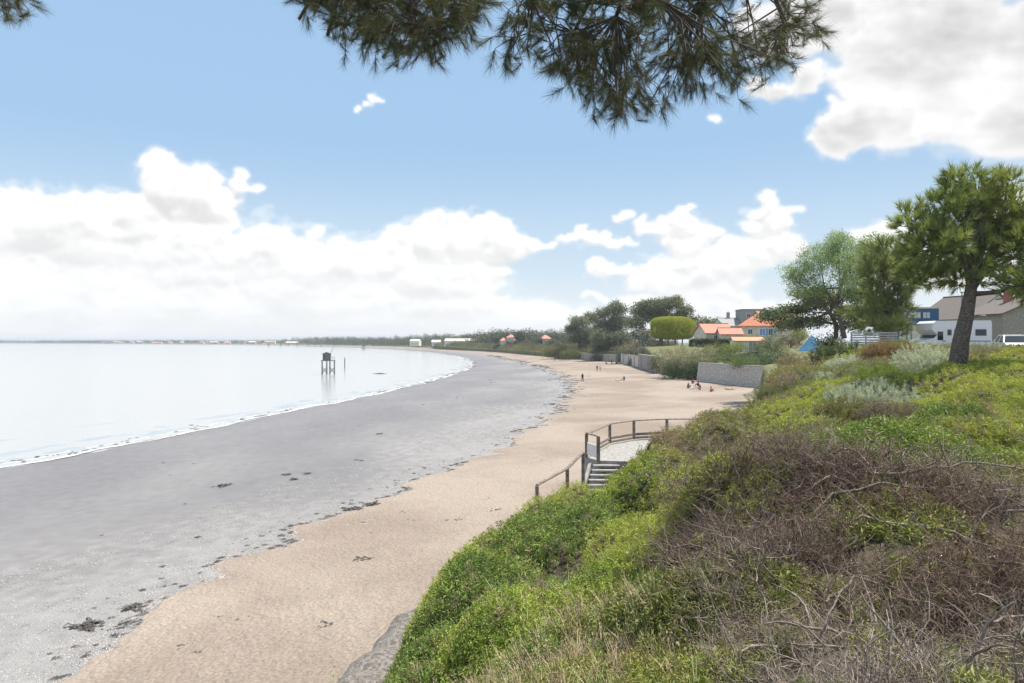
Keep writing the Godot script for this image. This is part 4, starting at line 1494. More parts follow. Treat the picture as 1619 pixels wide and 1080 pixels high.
func make_overhang() -> void:
	var t := thing("pine_tree", "near pine whose dark needled boughs hang into the top of the view", "tree", Vector3(3.2, land_h(3.2, -2.0) - 0.2, 2.0))
	var o := t.position
	var st := mb()
	var crown_at := Vector3(2.4, 12.6, 0.2)
	tube(st, [Vector3.ZERO, Vector3(-0.15, 1.6, -0.2), Vector3(-0.1, 3.4, -0.6), Vector3(-0.5, 5.0, -1.4), crown_at - o], [0.34, 0.28, 0.24, 0.2, 0.13], 12)
	build(st, "trunk", M.bark, t)
	var polys := [
		[PackedVector2Array([Vector2(800, 85), Vector2(822, 30), Vector2(850, -70), Vector2(1280, -70), Vector2(1280, 60), Vector2(1245, 105), Vector2(1190, 130), Vector2(1110, 140), Vector2(1060, 150), Vector2(1030, 172), Vector2(960, 182), Vector2(905, 148), Vector2(875, 108), Vector2(830, 85)]), Vector2(1060, -330), 150],
		[PackedVector2Array([Vector2(465, 0), Vector2(450, -70), Vector2(765, -70), Vector2(748, 30), Vector2(715, 66), Vector2(685, 82), Vector2(640, 96), Vector2(600, 72), Vector2(550, 55), Vector2(510, 28)]), Vector2(640, -330), 105],
		[PackedVector2Array([Vector2(-60, -70), Vector2(20, -70), Vector2(26, 0), Vector2(-40, 10)]), Vector2(-60, -330), 14]]
	rng.seed = 1200
	var tx := []
	var tc := PackedColorArray()
	for pi in 3:
		var poly: PackedVector2Array = polys[pi][0]
		var hub := at(polys[pi][1].x, polys[pi][1].y, 4.4)
		# the bough from the trunk to the hub
		st = mb()
		var A := crown_at
		tube(st, [A - o, A.lerp(hub, 0.5) + Vector3(0, 0.3, 0) - o, hub - o], [0.12, 0.09, 0.06], 8)
		var bb := Rect2(poly[0], Vector2.ZERO)
		for p in poly: bb = bb.expand(p)
		var mains := []
		for i in 7 if pi < 2 else 1:
			var f := (i + 0.5) / (7.0 if pi < 2 else 1.0)
			var e := at(bb.position.x + bb.size.x * f, rng.randf_range(-30, 70) if pi < 2 else -40.0, rng.randf_range(4.2, 5.3))
			var mid := hub.lerp(e, 0.5) + rv() * 0.08
			tube(st, [hub - o, mid - o, e - o], [0.032, 0.024, 0.012], 6)
			for q in 6: mains.append(hub.lerp(mid, 0.4 + q * 0.1) if q < 3 else mid.lerp(e, 0.2 + q * 0.15))
		var made := 0
		while made < polys[pi][2] * 1.25:
			var u := rng.randf_range(bb.position.x, bb.end.x)
			var v := rng.randf_range(bb.position.y, bb.end.y)
			if not in_poly(Vector2(u, v), poly): continue
			# thinner where the boughs show at the upper right
			if pi == 0 and u > 1060 and v < 60 and rng.randf() < 0.55: continue
			made += 1
			var e := at(u, v, rng.randf_range(4.0, 5.6))
			var from: Vector3 = mains[0]
			for q in mains:
				if q.distance_to(e) < from.distance_to(e): from = q
			var mid := from.lerp(e, 0.55) + rv() * 0.05 + Vector3(0, 0.03, 0)
			tube(st, [from - o, mid - o, e - o], [0.007, 0.005, 0.003], 5, false)
			var dir := (e - mid).normalized()
			for k in rng.randi_range(5, 8):
				var p := e if k == 0 else mid.lerp(e, rng.randf_range(0.3, 1.05)) + rv() * 0.13
				var dd := (dir + rv() * 0.8 + Vector3(0, 0.1, 0)).normalized()
				if k > 0: tube(st, [mid.lerp(e, 0.4) - o, p - o], [0.003, 0.002], 4, false)
				tx.append(Transform3D(basis_up(dd, rng.randf() * TAU, rng.randf_range(0.075, 0.12)), p - o))
				tc.append(jitter_col(Color(0.045, 0.062, 0.028), Color(0.11, 0.11, 0.055), rng.randf(), 0.2))
		build(st, "bough", M.dark_bark, t)
	scatter("needles", needle_mesh(95, 1.0, 0.017, 71, 0.9, 0.3, 1.25), tx, tc, M.needle, t)

func tree(called: String, label: String, d: float, foot: Vector2, path: Array, rad: Array, lobes_px: Array, mesh: Mesh, m: Material, per: float, size: float, ca: Color, cb: Color, seed_: int, group := "", fork := -1, deep := 0.9) -> Node3D:
	var base := at(foot.x, foot.y, d)
	if d < 70.0: base.y = land_h(base.x, d) - 0.15
	var t := thing(called, label, "tree", base, 0.0, group)
	var pts := [Vector3.ZERO]
	for p in path:
		pts.append(at(p[0], p[1], d) - base)
	var st := mb()
	tube(st, pts, rad, 10)
	var lobes := px_lobes(lobes_px, d, base, seed_, deep)
	var f: int = fork if fork >= 0 else pts.size() - 2
	build(st, "trunk", M.bark, t)
	st = mb()
	for i in lobes.size():
		var root: Vector3 = pts[clampi(f + (i % (pts.size() - f)), 0, pts.size() - 1)]
		limbs(st, root, [lobes[i]], rad[f] * 0.55, seed_ + i)
	build(st, "limb", M.bark, t)
	crown(t, lobes, mesh, m, per, size, ca, cb, seed_ + 99)
	return t

func drop(x: float, d: float) -> Vector3:
	return Vector3(x, land_h(x, d), -d)

func sand(u: float, v: float) -> Vector3:
	var p := at(u, v, 7.8 * FOCAL / (v - 540.0))
	for it in 5:
		p = at(u, v, (EYE - beach_h(p.x, -p.z)) * FOCAL / (v - 540.0))
	p.y = beach_h(p.x, -p.z) + 0.04
	return p

func make_trees() -> void:
	var tuft := needle_mesh(34, 1.0, 0.085, 81, 0.6, 0.3, 1.2)
	var clump := clump_mesh(26, 0.34, 82)
	var clump2 := clump_mesh(34, 0.22, 83)
	# the leaning pine on the bank
	tree("pine_tree", "tall pine with a leaning bare trunk beside the silver shrub", 27.0, Vector2(1514, 566), [[1519, 540], [1528, 500], [1534, 465], [1541, 420], [1552, 360], [1560, 310]], [0.36, 0.30, 0.26, 0.22, 0.17, 0.11, 0.06],
		[[1500, 335, 42, 34], [1555, 310, 42, 30], [1610, 335, 46, 38], [1470, 385, 46, 30], [1545, 378, 50, 36], [1620, 395, 50, 34], [1535, 430, 48, 24], [1478, 430, 36, 20], [1600, 448, 46, 18], [1660, 370, 60, 50], [1442, 352, 24, 26], [1505, 288, 20, 15], [1545, 280, 15, 13], [1665, 445, 46, 30], [1443, 400, 26, 18], [1700, 330, 60, 46], [1590, 290, 22, 14], [1585, 362, 40, 26]],
		tuft, M.needle, 150.0, 0.36, Color(0.19, 0.245, 0.085), Color(0.40, 0.45, 0.17), 1500, "", 3)
	# pale broadleaf
	tree("broadleaf_tree", "round pale green broadleaf tree behind the bank", 80.0, Vector2(1335, 535), [[1330, 510], [1322, 485], [1330, 455], [1340, 420]], [0.3, 0.26, 0.2, 0.14, 0.08],
		[[1272, 430, 30, 20], [1300, 405, 34, 24], [1340, 390, 38, 22], [1380, 388, 30, 20], [1330, 425, 40, 26], [1370, 420, 36, 26], [1290, 455, 36, 16], [1345, 455, 40, 20], [1255, 432, 16, 12], [1320, 380, 18, 12]],
		clump2, M.leaf, 27.0, 0.75, Color(0.22, 0.31, 0.115), Color(0.35, 0.44, 0.20), 1520, "", 1)
	tree("pine_tree", "bushy olive green pine between broadleaf tree and leaning pine", 62.0, Vector2(1398, 540), [[1398, 520], [1394, 480], [1398, 430]], [0.3, 0.27, 0.2, 0.1],
		[[1400, 400, 30, 18], [1425, 430, 30, 24], [1385, 430, 30, 22], [1410, 460, 36, 24], [1412, 490, 28, 22], [1395, 500, 40, 22], [1392, 520, 30, 12], [1432, 450, 18, 18]],
		tuft, M.needle, 34.0, 0.75, Color(0.18, 0.22, 0.085), Color(0.35, 0.385, 0.15), 1540, "", 1)
	tree("cypress_tree", "dark spreading cypress with flat low limbs beside the red roof", 84.0, Vector2(1322, 535), [[1322, 512], [1312, 495], [1316, 478]], [0.28, 0.24, 0.18, 0.1],
		[[1290, 480, 30, 9], [1262, 488, 30, 6], [1235, 498, 30, 5], [1340, 492, 30, 9], [1300, 466, 34, 9], [1345, 470, 30, 10], [1280, 508, 30, 6], [1365, 505, 26, 8], [1345, 515, 22, 7], [1215, 497, 18, 4], [1252, 512, 26, 6]],
		clump, M.needle, 28.0, 0.8, Color(0.10, 0.135, 0.07), Color(0.19, 0.225, 0.11), 1560, "", 1)
	# the stand at the back of the beach
	var far := [
		["grey-green spreading cypress at the left end of the beach stand", 300.0, Vector2(918, 572), [[916, 545], [920, 520]], [0.6, 0.5, 0.35], [[915, 508, 16, 8], [905, 520, 12, 6], [925, 525, 18, 10], [935, 503, 14, 10], [912, 535, 16, 6], [936, 540, 16, 9]]],
		["tall square-headed cypress in the middle of the beach stand", 268.0, Vector2(962, 575), [[962, 545], [966, 505]], [0.7, 0.6, 0.4], [[955, 495, 12, 10], [972, 488, 16, 11], [960, 515, 22, 12], [980, 510, 18, 14], [950, 532, 20, 12], [980, 535, 20, 12], [955, 548, 18, 8], [985, 550, 14, 8]]],
		["wide dark cypress rising behind the clipped yellow-green tree", 232.0, Vector2(1045, 560), [[1045, 530], [1048, 500]], [0.7, 0.6, 0.4], [[1030, 482, 24, 8], [1060, 480, 24, 8], [1085, 492, 14, 8], [1010, 492, 14, 8], [1040, 497, 30, 10], [1075, 505, 20, 10], [1005, 510, 14, 10], [1068, 474, 10, 4], [1098, 505, 8, 5], [1015, 530, 18, 9]]],
		["grey-leaved bare-limbed tree left of the clipped tree", 215.0, Vector2(1022, 560), [[1020, 545], [1022, 530]], [0.35, 0.3, 0.15], [[1018, 528, 12, 8], [1030, 538, 10, 8], [1012, 543, 10, 7]]],
		["small round tree right of the clipped tree", 210.0, Vector2(1118, 545), [[1118, 530], [1118, 515]], [0.3, 0.25, 0.15], [[1112, 512, 12, 9], [1124, 514, 10, 9], [1118, 525, 14, 8], [1104, 524, 8, 8]]]]
	for i in far.size():
		var f: Array = far[i]
		var ca := Color(0.14, 0.16, 0.095) if i != 3 else Color(0.17, 0.16, 0.14)
		var cb := Color(0.25, 0.275, 0.16) if i != 3 else Color(0.28, 0.27, 0.25)
		tree(["cypress_tree", "cypress_tree", "cypress_tree", "garden_tree", "garden_tree"][i], f[0], f[1], f[2], f[3], f[4], f[5], clump, M.leaf, 11.0 if i != 3 else 3.0, 1.5, ca, cb, 1600 + i * 7, "trees at the back of the beach")
	# the clipped tree: a trimmed block of leaf on a trunk
	var d := 200.0
	var base := at(1064, 556, d)
	var t := thing("clipped_tree", "yellow-green tree clipped into a block like a loaf", "tree", base, 0.0)
	var st := mb()
	for s in [-5, -2, 1, 4]:
		tube(st, [Vector3(s * 0.6, -1.5, 0), Vector3(s * 0.7, 3.5, 0), Vector3(s * 0.9, 6.0, 0.2)], [0.22, 0.18, 0.14], 7)
	build(st, "trunk", M.bark, t)
	st = mb()
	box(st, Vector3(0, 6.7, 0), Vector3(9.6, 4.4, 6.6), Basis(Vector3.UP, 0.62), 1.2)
	build(st, "inner_fill", mat(0.05, 0.06, 0.02, 1.0), t)  # dark box added inside to block light through the leaf shell
	rng.seed = 1700
	var xf := []
	var cols := PackedColorArray()
	for i in 5200:
		# on the faces of a rounded wedge, lower towards the right
		var q := Vector3(rng.randf_range(-1, 1), rng.randf_range(-1, 1), rng.randf_range(-1, 1))
		var ax := rng.randi() % 3
		q[ax] = signf(q[ax]) if q[ax] != 0 else 1.0
		var l4 := pow(pow(absf(q.x), 4.0) + pow(absf(q.y), 4.0) + pow(absf(q.z), 4.0), 0.25)
		var nrm := Vector3(pow(q.x, 3.0), pow(q.y, 3.0), pow(q.z, 3.0)).normalized()
		q /= l4
		q *= 1.0 - 0.07 * rng.randf()
		var x := q.x * 6.3
		var top := 3.2 - 0.06 * maxf(x - 1.5, 0.0) * maxf(x - 1.5, 0.0)
		var y := q.y * 3.2 if q.y < 0 else q.y * top
		var p := Vector3(x, y + 6.9, q.z * 4.5).rotated(Vector3.UP, 0.62)
		xf.append(Transform3D(basis_up((nrm.rotated(Vector3.UP, 0.62) + rv() * 0.5), rng.randf() * TAU, rng.randf_range(0.4, 0.6)), p))
		cols.append(jitter_col(Color(0.29, 0.34, 0.035), Color(0.46, 0.48, 0.05), rng.randf(), 0.12))
	scatter("crown", clump2, xf, cols, M.leaf, t)

	# trees farther round the bay, one by one
	var bay := [[782, 535, 8, 9, 520], [800, 530, 10, 8, 500], [822, 530, 12, 9, 470], [812, 542, 12, 7, 480], [836, 543, 12, 8, 430], [855, 540, 10, 8, 400], [770, 540, 8, 7, 560], [757, 540, 6, 5, 640], [874, 543, 9, 6, 370], [888, 546, 10, 7, 340], [790, 548, 10, 6, 480]]
	rng.seed = 1800
	var seeds := 0
	var row := []
	for b in bay:
		var bd: float = b[4]
		var bp := at(b[0], 540 + 4.0 * FOCAL / bd, bd)
		var tt := thing("pine_tree", "dark rounded pine in the far trees left of the cypress stand", "tree", bp, 0.0, "pines round the bay")
		row.append(tt)
		var top := at(b[0], b[1], bd) - bp
		st = mb()
		tube(st, [Vector3(0, -1.5, 0), top * 0.5, top], [0.4, 0.3, 0.15], 6)
		build(st, "trunk", M.bark, tt)
		var k := bd / FOCAL
		var lobes := []
		for j in 4:
			lobes.append([top + Vector3(rng.randf_range(-0.6, 0.6) * b[2], rng.randf_range(-0.6, 0.3) * b[3], rng.randf_range(-0.5, 0.5) * b[2]) * k, Vector3(b[2], b[3] * 0.75, b[2]) * k * rng.randf_range(0.5, 0.75)])
		crown(tt, lobes, clump, M.leaf, 6.0, 1.8, Color(0.075, 0.095, 0.06), Color(0.14, 0.155, 0.09), 1810 + seeds)
		seeds += 1
	order_labels(row, "dark rounded pine in the far trees left of the cypress stand, #")
	# woods along the far shore, one mass
	var fx := []
	var fc := PackedColorArray()
	rng.seed = 1900
	var fn := FastNoiseLite.new()
	fn.seed = 3; fn.frequency = 0.02
	for i in 14000:
		var dd := 560.0 + pow(rng.randf(), 1.6) * 3600.0
		var b := curve_x(CB, dd)
		var off := rng.randf_range(14.0, 90.0 + dd * 0.05)
		var x := b + off
		var cover := fn.get_noise_1d(dd * 0.35 + off * 0.1) + 0.6 * fn.get_noise_1d(dd * 2.4 + 300.0)
		if dd > 1500.0 and cover < -0.05: continue
		var hh := (6.0 + 9.0 * clampf(0.5 + cover * 1.6, 0.1, 1.0)) * clampf(off / 30.0, 0.25, 1.0) * (0.6 if dd > 1700.0 else 1.0)
		fx.append(Transform3D(basis_up(rv(), 0.0, rng.randf_range(2.0, 3.6) * (1.0 + dd * 0.0004)), Vector3(x, 2.0 + hh * rng.randf(), -dd)))
		fc.append(jitter_col(Color(0.06, 0.08, 0.05), Color(0.12, 0.135, 0.08), rng.randf()))
	var w := scatter("far_wood", clump, fx, fc, M.leaf, self)
	tag(w, "dark wood along the far shore of the bay", "wood", "", "stuff")
	# scrub at the back of the far beach
	fx = []
	fc = PackedColorArray()
	for i in 7000:
		var dd := 225.0 + pow(rng.randf(), 1.4) * 480.0
		var b := curve_x(CB, dd)
		var off := rng.randf_range(0.5, 16.0)
		var x := b + off
		fx.append(Transform3D(basis_up(rv(), 0.0, rng.randf_range(0.7, 1.4)), Vector3(x, land_raw(x, dd) + rng.randf_range(-0.3, 3.6) * clampf(off / 7.0, 0.3, 1.0), -dd)))
		fc.append(jitter_col(Color(0.11, 0.12, 0.05), Color(0.23, 0.21, 0.12), fn.get_noise_2d(dd * 2.0, x * 4.0) + 0.5))
	w = scatter("scrub", clump, fx, fc, M.leaf, self)
	tag(w, "olive scrub along the back of the far beach", "scrub", "", "stuff")

func make_shrubs() -> void:
	var lv := sprig_mesh(34, 0.20, 0.07, 201)
	var ft := sprig_mesh(44, 0.32, 0.035, 202, 0.7)
	var cl := clump_mesh(30, 0.24, 203)
	var silA := Color(0.42, 0.46, 0.38)
	var silB := Color(0.58, 0.62, 0.54)
	# [name, label, u, v of its foot, distance, half width px, height px, colours, mesh, per, size]
	var S := [
		["silver_shrub", "silver-grey domed shrub just left of the leaning pine trunk", 1462, 583, 34.0, 50, 36, silA, silB, lv, 300.0, 0.3],
		["silver_shrub", "silver-grey low shrub at the rim below the green lawn", 1380, 628, 25.0, 70, 25, silA, silB, lv, 420.0, 0.22],
		["silver_shrub", "silver-grey shrub below the brown shrub, left of the domed one", 1345, 590, 46.0, 42, 24, silA, silB, lv, 190.0, 0.36],
		["silver_shrub", "small silver-grey shrub lowest on the far slope", 1318, 608, 44.0, 22, 18, silA, silB, lv, 190.0, 0.34],
		["silver_shrub", "small silver-grey shrub right of the leaning pine trunk", 1565, 562, 40.0, 30, 16, Color(0.24, 0.27, 0.2), silA, lv, 200.0, 0.3],
		["brown_shrub", "russet brown shrub between two silver-grey shrubs", 1405, 570, 44.0, 42, 26, Color(0.20, 0.13, 0.065), Color(0.30, 0.21, 0.10), ft, 150.0, 0.45],
		["tamarisk", "tall pinkish-brown tamarisk at the right end of the stone wall", 1266, 612, 70.0, 36, 52, Color(0.25, 0.20, 0.13), Color(0.33, 0.28, 0.17), ft, 75.0, 0.65],
		["bushy_shrub", "olive rounded bush hiding the near end of the beach", 1232, 650, 46.0, 44, 42, Color(0.15, 0.165, 0.075), Color(0.25, 0.25, 0.12), ft, 170.0, 0.42],
		["bushy_shrub", "small olive bush above the end of the platform railing", 1132, 672, 33.0, 22, 20, Color(0.15, 0.17, 0.07), Color(0.25, 0.26, 0.11), ft, 300.0, 0.3],
		["bushy_shrub", "grey-brown twiggy bush next to the small olive bush", 1165, 668, 33.0, 20, 14, Color(0.22, 0.19, 0.15), Color(0.32, 0.28, 0.22), ft, 260.0, 0.3],
		["bushy_shrub", "bright green strip of bush below the silver-grey domed shrub", 1400, 592, 37.0, 60, 20, Color(0.16, 0.24, 0.03), Color(0.26, 0.34, 0.06), lv, 260.0, 0.3],
		["bushy_shrub", "bright green bush left of the low silver-grey shrub", 1300, 622, 40.0, 40, 22, Color(0.14, 0.22, 0.03), Color(0.23, 0.31, 0.06), lv, 220.0, 0.33],
		["bushy_shrub", "dull olive bush in front of the low silver-grey shrub", 1340, 655, 21.0, 50, 22, Color(0.17, 0.16, 0.06), Color(0.26, 0.25, 0.085), lv, 500.0, 0.2],
		["bushy_shrub", "grey-brown bare bush right of the dull olive bush", 1410, 660, 19.0, 50, 24, Color(0.19, 0.155, 0.12), Color(0.28, 0.24, 0.19), ft, 480.0, 0.22],
		["bushy_shrub", "dark green bush under the slatted fence", 1330, 565, 58.0, 46, 24, Color(0.07, 0.10, 0.03), Color(0.14, 0.18, 0.06), lv, 120.0, 0.5],
		["bushy_shrub", "yellow-green low bush in front of the slatted fence", 1425, 556, 52.0, 28, 16, Color(0.22, 0.24, 0.05), Color(0.33, 0.33, 0.09), lv, 150.0, 0.4]]
	var i := 0
	for s in S:
		var d: float = s[4]
		var p := at(s[2], s[3], d)
		p.y = minf(land_h(p.x, d), p.y) if d < 62.0 else p.y
		var k := d / FOCAL
		var top := at(s[2], s[3] - s[6], d).y
		var hh := maxf(top - p.y, 0.4)
		shrub(s[0], s[1], p, s[5] * k, hh * 0.62, s[5] * k * 0.8, s[9], M.leaf, s[10], s[11], s[7], s[8], 2000 + i * 5)
		i += 1
	# bushes of the gardens and the foot of the cliff, farther away
	var G := [
		["tamarisk", "large grey-green tamarisk hanging over the sand left of the stone wall", 1066, 596, 142.0, 26, 52, Color(0.27, 0.26, 0.18), Color(0.40, 0.38, 0.27)],
		["tamarisk", "second grey-green tamarisk touching the end of the stone wall", 1108, 592, 136.0, 28, 48, Color(0.26, 0.26, 0.16), Color(0.38, 0.37, 0.24)],
		["ivy_bush", "dark green ivy at the foot of the large tamarisk", 1064, 598, 138.0, 16, 26, Color(0.035, 0.075, 0.03), Color(0.08, 0.13, 0.05)],
		["ivy_bush", "dark green ivy under the second tamarisk", 1097, 600, 133.0, 16, 32, Color(0.04, 0.085, 0.035), Color(0.08, 0.14, 0.05)],
		["garden_bush", "green garden bush on the stone wall's left half", 1150, 574, 128.0, 24, 22, Color(0.09, 0.14, 0.04), Color(0.20, 0.24, 0.08)],
		["garden_bush", "bluish green garden bush above the middle of the stone wall", 1195, 577, 125.0, 26, 26, Color(0.09, 0.13, 0.06), Color(0.17, 0.21, 0.11)],
		["garden_bush", "grey-green tall garden bush in front of the white garage", 1222, 560, 128.0, 20, 34, Color(0.15, 0.18, 0.10), Color(0.25, 0.27, 0.16)],
		["garden_bush", "purplish brown garden bush right of the red-roofed house", 1250, 548, 135.0, 18, 18, Color(0.16, 0.11, 0.09), Color(0.23, 0.16, 0.13)],
		["garden_bush", "yellowish garden bush left of the blue tarpaulin", 1263, 540, 110.0, 14, 22, Color(0.22, 0.24, 0.07), Color(0.31, 0.32, 0.11)],
		["garden_bush", "dark green garden bush right of the blue tarpaulin", 1312, 552, 84.0, 22, 22, Color(0.05, 0.085, 0.03), Color(0.11, 0.15, 0.05)],
		["garden_bush", "light green garden bush above the left end of the stone wall", 1133, 566, 140.0, 22, 24, Color(0.17, 0.20, 0.08), Color(0.29, 0.31, 0.14)],
		["garden_bush", "yellow-green garden bush left of the white garage", 1160, 558, 137.0, 20, 18, Color(0.22, 0.25, 0.07), Color(0.34, 0.36, 0.12)],
		["garden_bush", "dark green garden bush at the stone wall's right half", 1222, 580, 116.0, 22, 26, Color(0.07, 0.11, 0.04), Color(0.14, 0.19, 0.07)],
		["garden_bush", "mid green garden bush right of the white garage", 1205, 556, 134.0, 14, 16, Color(0.11, 0.15, 0.06), Color(0.2, 0.24, 0.1)],
		["garden_bush", "grassy green mound on the stone wall below the red-roofed house", 1182, 580, 117.0, 26, 18, Color(0.13, 0.19, 0.05), Color(0.22, 0.28, 0.08)],
		["ivy_bush", "ivy hanging over the grey garden wall", 1040, 590, 160.0, 14, 34, Color(0.10, 0.12, 0.05), Color(0.19, 0.21, 0.09)],
		["ivy_bush", "grey-green growth spilling over the pale garden wall", 1003, 582, 214.0, 11, 26, Color(0.14, 0.15, 0.08), Color(0.24, 0.245, 0.14)],
		["garden_bush", "round bush on top of the pale garden wall", 1024, 566, 196.0, 14, 16, Color(0.13, 0.15, 0.07), Color(0.23, 0.25, 0.12)],
		["garden_bush", "pale grey bush on the far garden wall", 1000, 560, 225.0, 10, 14, Color(0.19, 0.18, 0.15), Color(0.29, 0.27, 0.23)],
		["garden_bush", "olive bush at the left foot of the cypress stand", 880, 568, 300.0, 22, 22, Color(0.13, 0.14, 0.06), Color(0.24, 0.23, 0.12)],
		["garden_bush", "yellow-green bush under the left cypress", 905, 566, 285.0, 16, 16, Color(0.14, 0.17, 0.06), Color(0.23, 0.25, 0.10)],
		["garden_bush", "dark bush on the beach under the cypress stand", 950, 572, 262.0, 16, 14, Color(0.07, 0.085, 0.04), Color(0.13, 0.14, 0.07)]]
	for g in G:
		var d: float = g[4]
		var p := at(g[2], g[3], d)
		var k := d / FOCAL
		shrub(g[0], g[1], p, g[5] * k * 1.15, g[6] * k * 0.68, g[5] * k, cl, M.leaf, 9.0 if d < 180 else 5.0, 0.8 if d < 180 else 1.3, g[7], g[8], 2200 + i * 5)
		i += 1
	# long clipped hedge
	var t := thing("hedge", "long dark clipped hedge behind the tamarisks", "hedge", at(1122, 545, 150.0), 0.15)
	var st := mb()
	box(st, Vector3(0, 0.3, 0), Vector3(9.2, 1.6, 0.9), Basis.IDENTITY, 0.2)
	build(st, "branches", mat(0.03, 0.04, 0.02, 1.0), t)
	var xf := []
	var cols := PackedColorArray()
	rng.seed = 2400
	for k in 700:
		xf.append(Transform3D(basis_up(rv() + Vector3.UP * 0.4, 0.0, rng.randf_range(0.35, 0.55)), Vector3(rng.randf_range(-4.8, 4.8), rng.randf_range(-0.3, 1.3), rng.randf_range(-0.5, 0.6))))
		cols.append(jitter_col(Color(0.05, 0.075, 0.03), Color(0.10, 0.13, 0.05), rng.randf()))
	scatter("foliage", cl, xf, cols, M.leaf, t)

func make_stairs() -> void:
	# platform with railing, stairs down to the sand
	var t := thing("beach_platform", "concrete viewing platform with weathered timber railing and steps to the sand", "platform", Vector3(6.5, 2.55, -37.0))
	var o := t.position
	var st := mb()
	var edge := [at(948, 727, 32.4), at(925, 712, 33.4), at(962, 701, 37.6), at(1000, 695, 39.2), at(1052, 692.5, 39.9), at(1103, 692, 40.0)]
	var plan := PackedVector2Array()
	for e in edge: plan.append(Vector2(e.x, e.z))
	plan.append(Vector2(14.0, -38.0))
	plan.append(Vector2(13.0, -35.0))
	plan.append(Vector2(8.0, -32.0))
	plan.append(Vector2(5.2, -32.2))
	st.set_smooth_group(-1)
	var idx := Geometry2D.triangulate_polygon(plan)
	for i in range(0, idx.size(), 3):
		for k in [0, 1, 2]:
			var q := plan[idx[i + k]]
			st.add_vertex(Vector3(q.x, 2.55, q.y) - o)
	for i in plan.size():
		var a := plan[i]
		var b := plan[(i + 1) % plan.size()]
		quad(st, Vector3(a.x, 2.55, a.y) - o, Vector3(b.x, 2.55, b.y) - o, Vector3(b.x, 0.2, b.y) - o, Vector3(a.x, 0.2, a.y) - o)
	build(st, "deck", M.concrete, t)
	var posts := []
	for e in [edge[1], edge[2], edge[3], edge[4], edge[5]]:
		posts.append(Vector3(e.x, 2.55, e.z) - o + Vector3(0.06, 0, 0.12))
	posts[0] += Vector3(0, 0, 0.0)
	for i in posts.size():
		st = mb()
		box(st, posts[i] + Vector3(0, 0.56, 0), Vector3(0.15, 1.16, 0.15), Basis.IDENTITY, 0.015)
		build(st, "post", M.wood, t)
	for i in posts.size() - 1:
		for h in [[1.13, 0.06, 0.14], [0.34, 0.15, 0.05], [0.14, 0.12, 0.05]]:
			st = mb()
			var a: Vector3 = posts[i] + Vector3(0, h[0], 0)
			var b: Vector3 = posts[i + 1] + Vector3(0, h[0], 0)
			bar(st, a, b, h[2], h[1], 0.012)
			build(st, "rail", M.wood, t)
	# a kerb under the railing
	for i in posts.size() - 1:
		st = mb()
		bar(st, posts[i] + Vector3(0.02, 0.03, 0.08), posts[i + 1] + Vector3(0.02, 0.03, 0.08), 0.16, 0.08, 0.01)
		build(st, "kerb", M.concrete, t)
	# newel at the head of the steps, with a slanting rail to the corner post
	var nw := at(946, 727, 32.4) - o
	nw.y = 0.0
	st = mb()
	box(st, nw + Vector3(0, 0.56, 0), Vector3(0.16, 1.2, 0.16), Basis.IDENTITY, 0.015)
	build(st, "post", M.wood, t)
	st = mb()
	bar(st, posts[0] + Vector3(0, 1.2, 0), nw + Vector3(0, 1.15, 0), 0.13, 0.06, 0.01)
	build(st, "rail", M.wood, t)
	st = mb()
	bar(st, posts[0] + Vector3(0, 0.45, 0), nw + Vector3(0, 0.4, 0), 0.05, 0.6, 0.01)
	build(st, "panel", M.white_wall, t)
	# steps come down towards the viewer
	var s0 := at(958, 727, 32.3) - o
	for i in 8:
		st = mb()
		var c := Vector3(s0.x - 0.10 * i, -0.17 * (i + 1) - 0.09, s0.z + 0.15 + 0.29 * i)
		box(st, c + Vector3(0, 0.06, 0), Vector3(1.25, 0.09, 0.34), Basis.IDENTITY, 0.01)
		build(st, "step", M.concrete, t)
	# stringer of the steps
	st = mb()
	bar(st, Vector3(s0.x - 0.72, -0.25, s0.z - 0.1), Vector3(s0.x - 1.5, -1.7, s0.z + 2.4), 0.14, 0.5, 0.01)
	build(st, "stringer", M.concrete, t)
	# the handrail that follows them to the sand
	var R := [at(922, 716, 31.0), at(897, 742, 29.6), at(849, 768, 28.0)]
	for i in R.size():
		st = mb()
		var p: Vector3 = R[i] - o
		var foot := maxf(beach_h(R[i].x, -R[i].z), 0.4) - o.y - 0.2
		box(st, Vector3(p.x, (p.y + foot) / 2, p.z), Vector3(0.15, p.y - foot, 0.15), Basis.IDENTITY, 0.015)
		build(st, "post", M.wood, t)
	for i in 2:
		st = mb()
		bar(st, R[i] - o + Vector3(0, 0.03, 0), R[i + 1] - o + Vector3(0, 0.03, 0), 0.14, 0.07, 0.012)
		build(st, "handrail", M.wood, t)
	# low path at the foot of the steps
	st = mb()
	bar(st, Vector3(3.3, 0.95, -30.2) - o, Vector3(1.0, 0.75, -27.6) - o, 1.1, 0.5, 0.02)
	build(st, "landing", M.concrete, t)
	# concrete toe at the bottom of the bank
	var w := thing("retaining_kerb", "old rough concrete toe at the foot of the near bank", "kerb", Vector3(-3.3, 0.5, -14.0))
	st = mb()
	var nz := FastNoiseLite.new()
	nz.seed = 6; nz.frequency = 0.7
	var rows := []
	st.set_smooth_group(-1)
	for d in steps_along(3.0, 19.0, 0.0, 0.3):
		var b := curve_x(CB, d)
		var n := nz.get_noise_1d(d) * 0.16
		var h := 0.85 + nz.get_noise_1d(d + 40.0) * 0.25
		rows.append([[Vector3(b - 0.25 + n, 0.2, -d) - w.position, Color.WHITE], [Vector3(b - 0.2 + n, h * 0.6, -d) - w.position, Color.WHITE], [Vector3(b - 0.05 + n, h, -d) - w.position, Color.WHITE], [Vector3(b + 0.35, h + 0.12, -d) - w.position, Color.WHITE], [Vector3(b + 1.2, h + 0.1, -d) - w.position, Color.WHITE]])
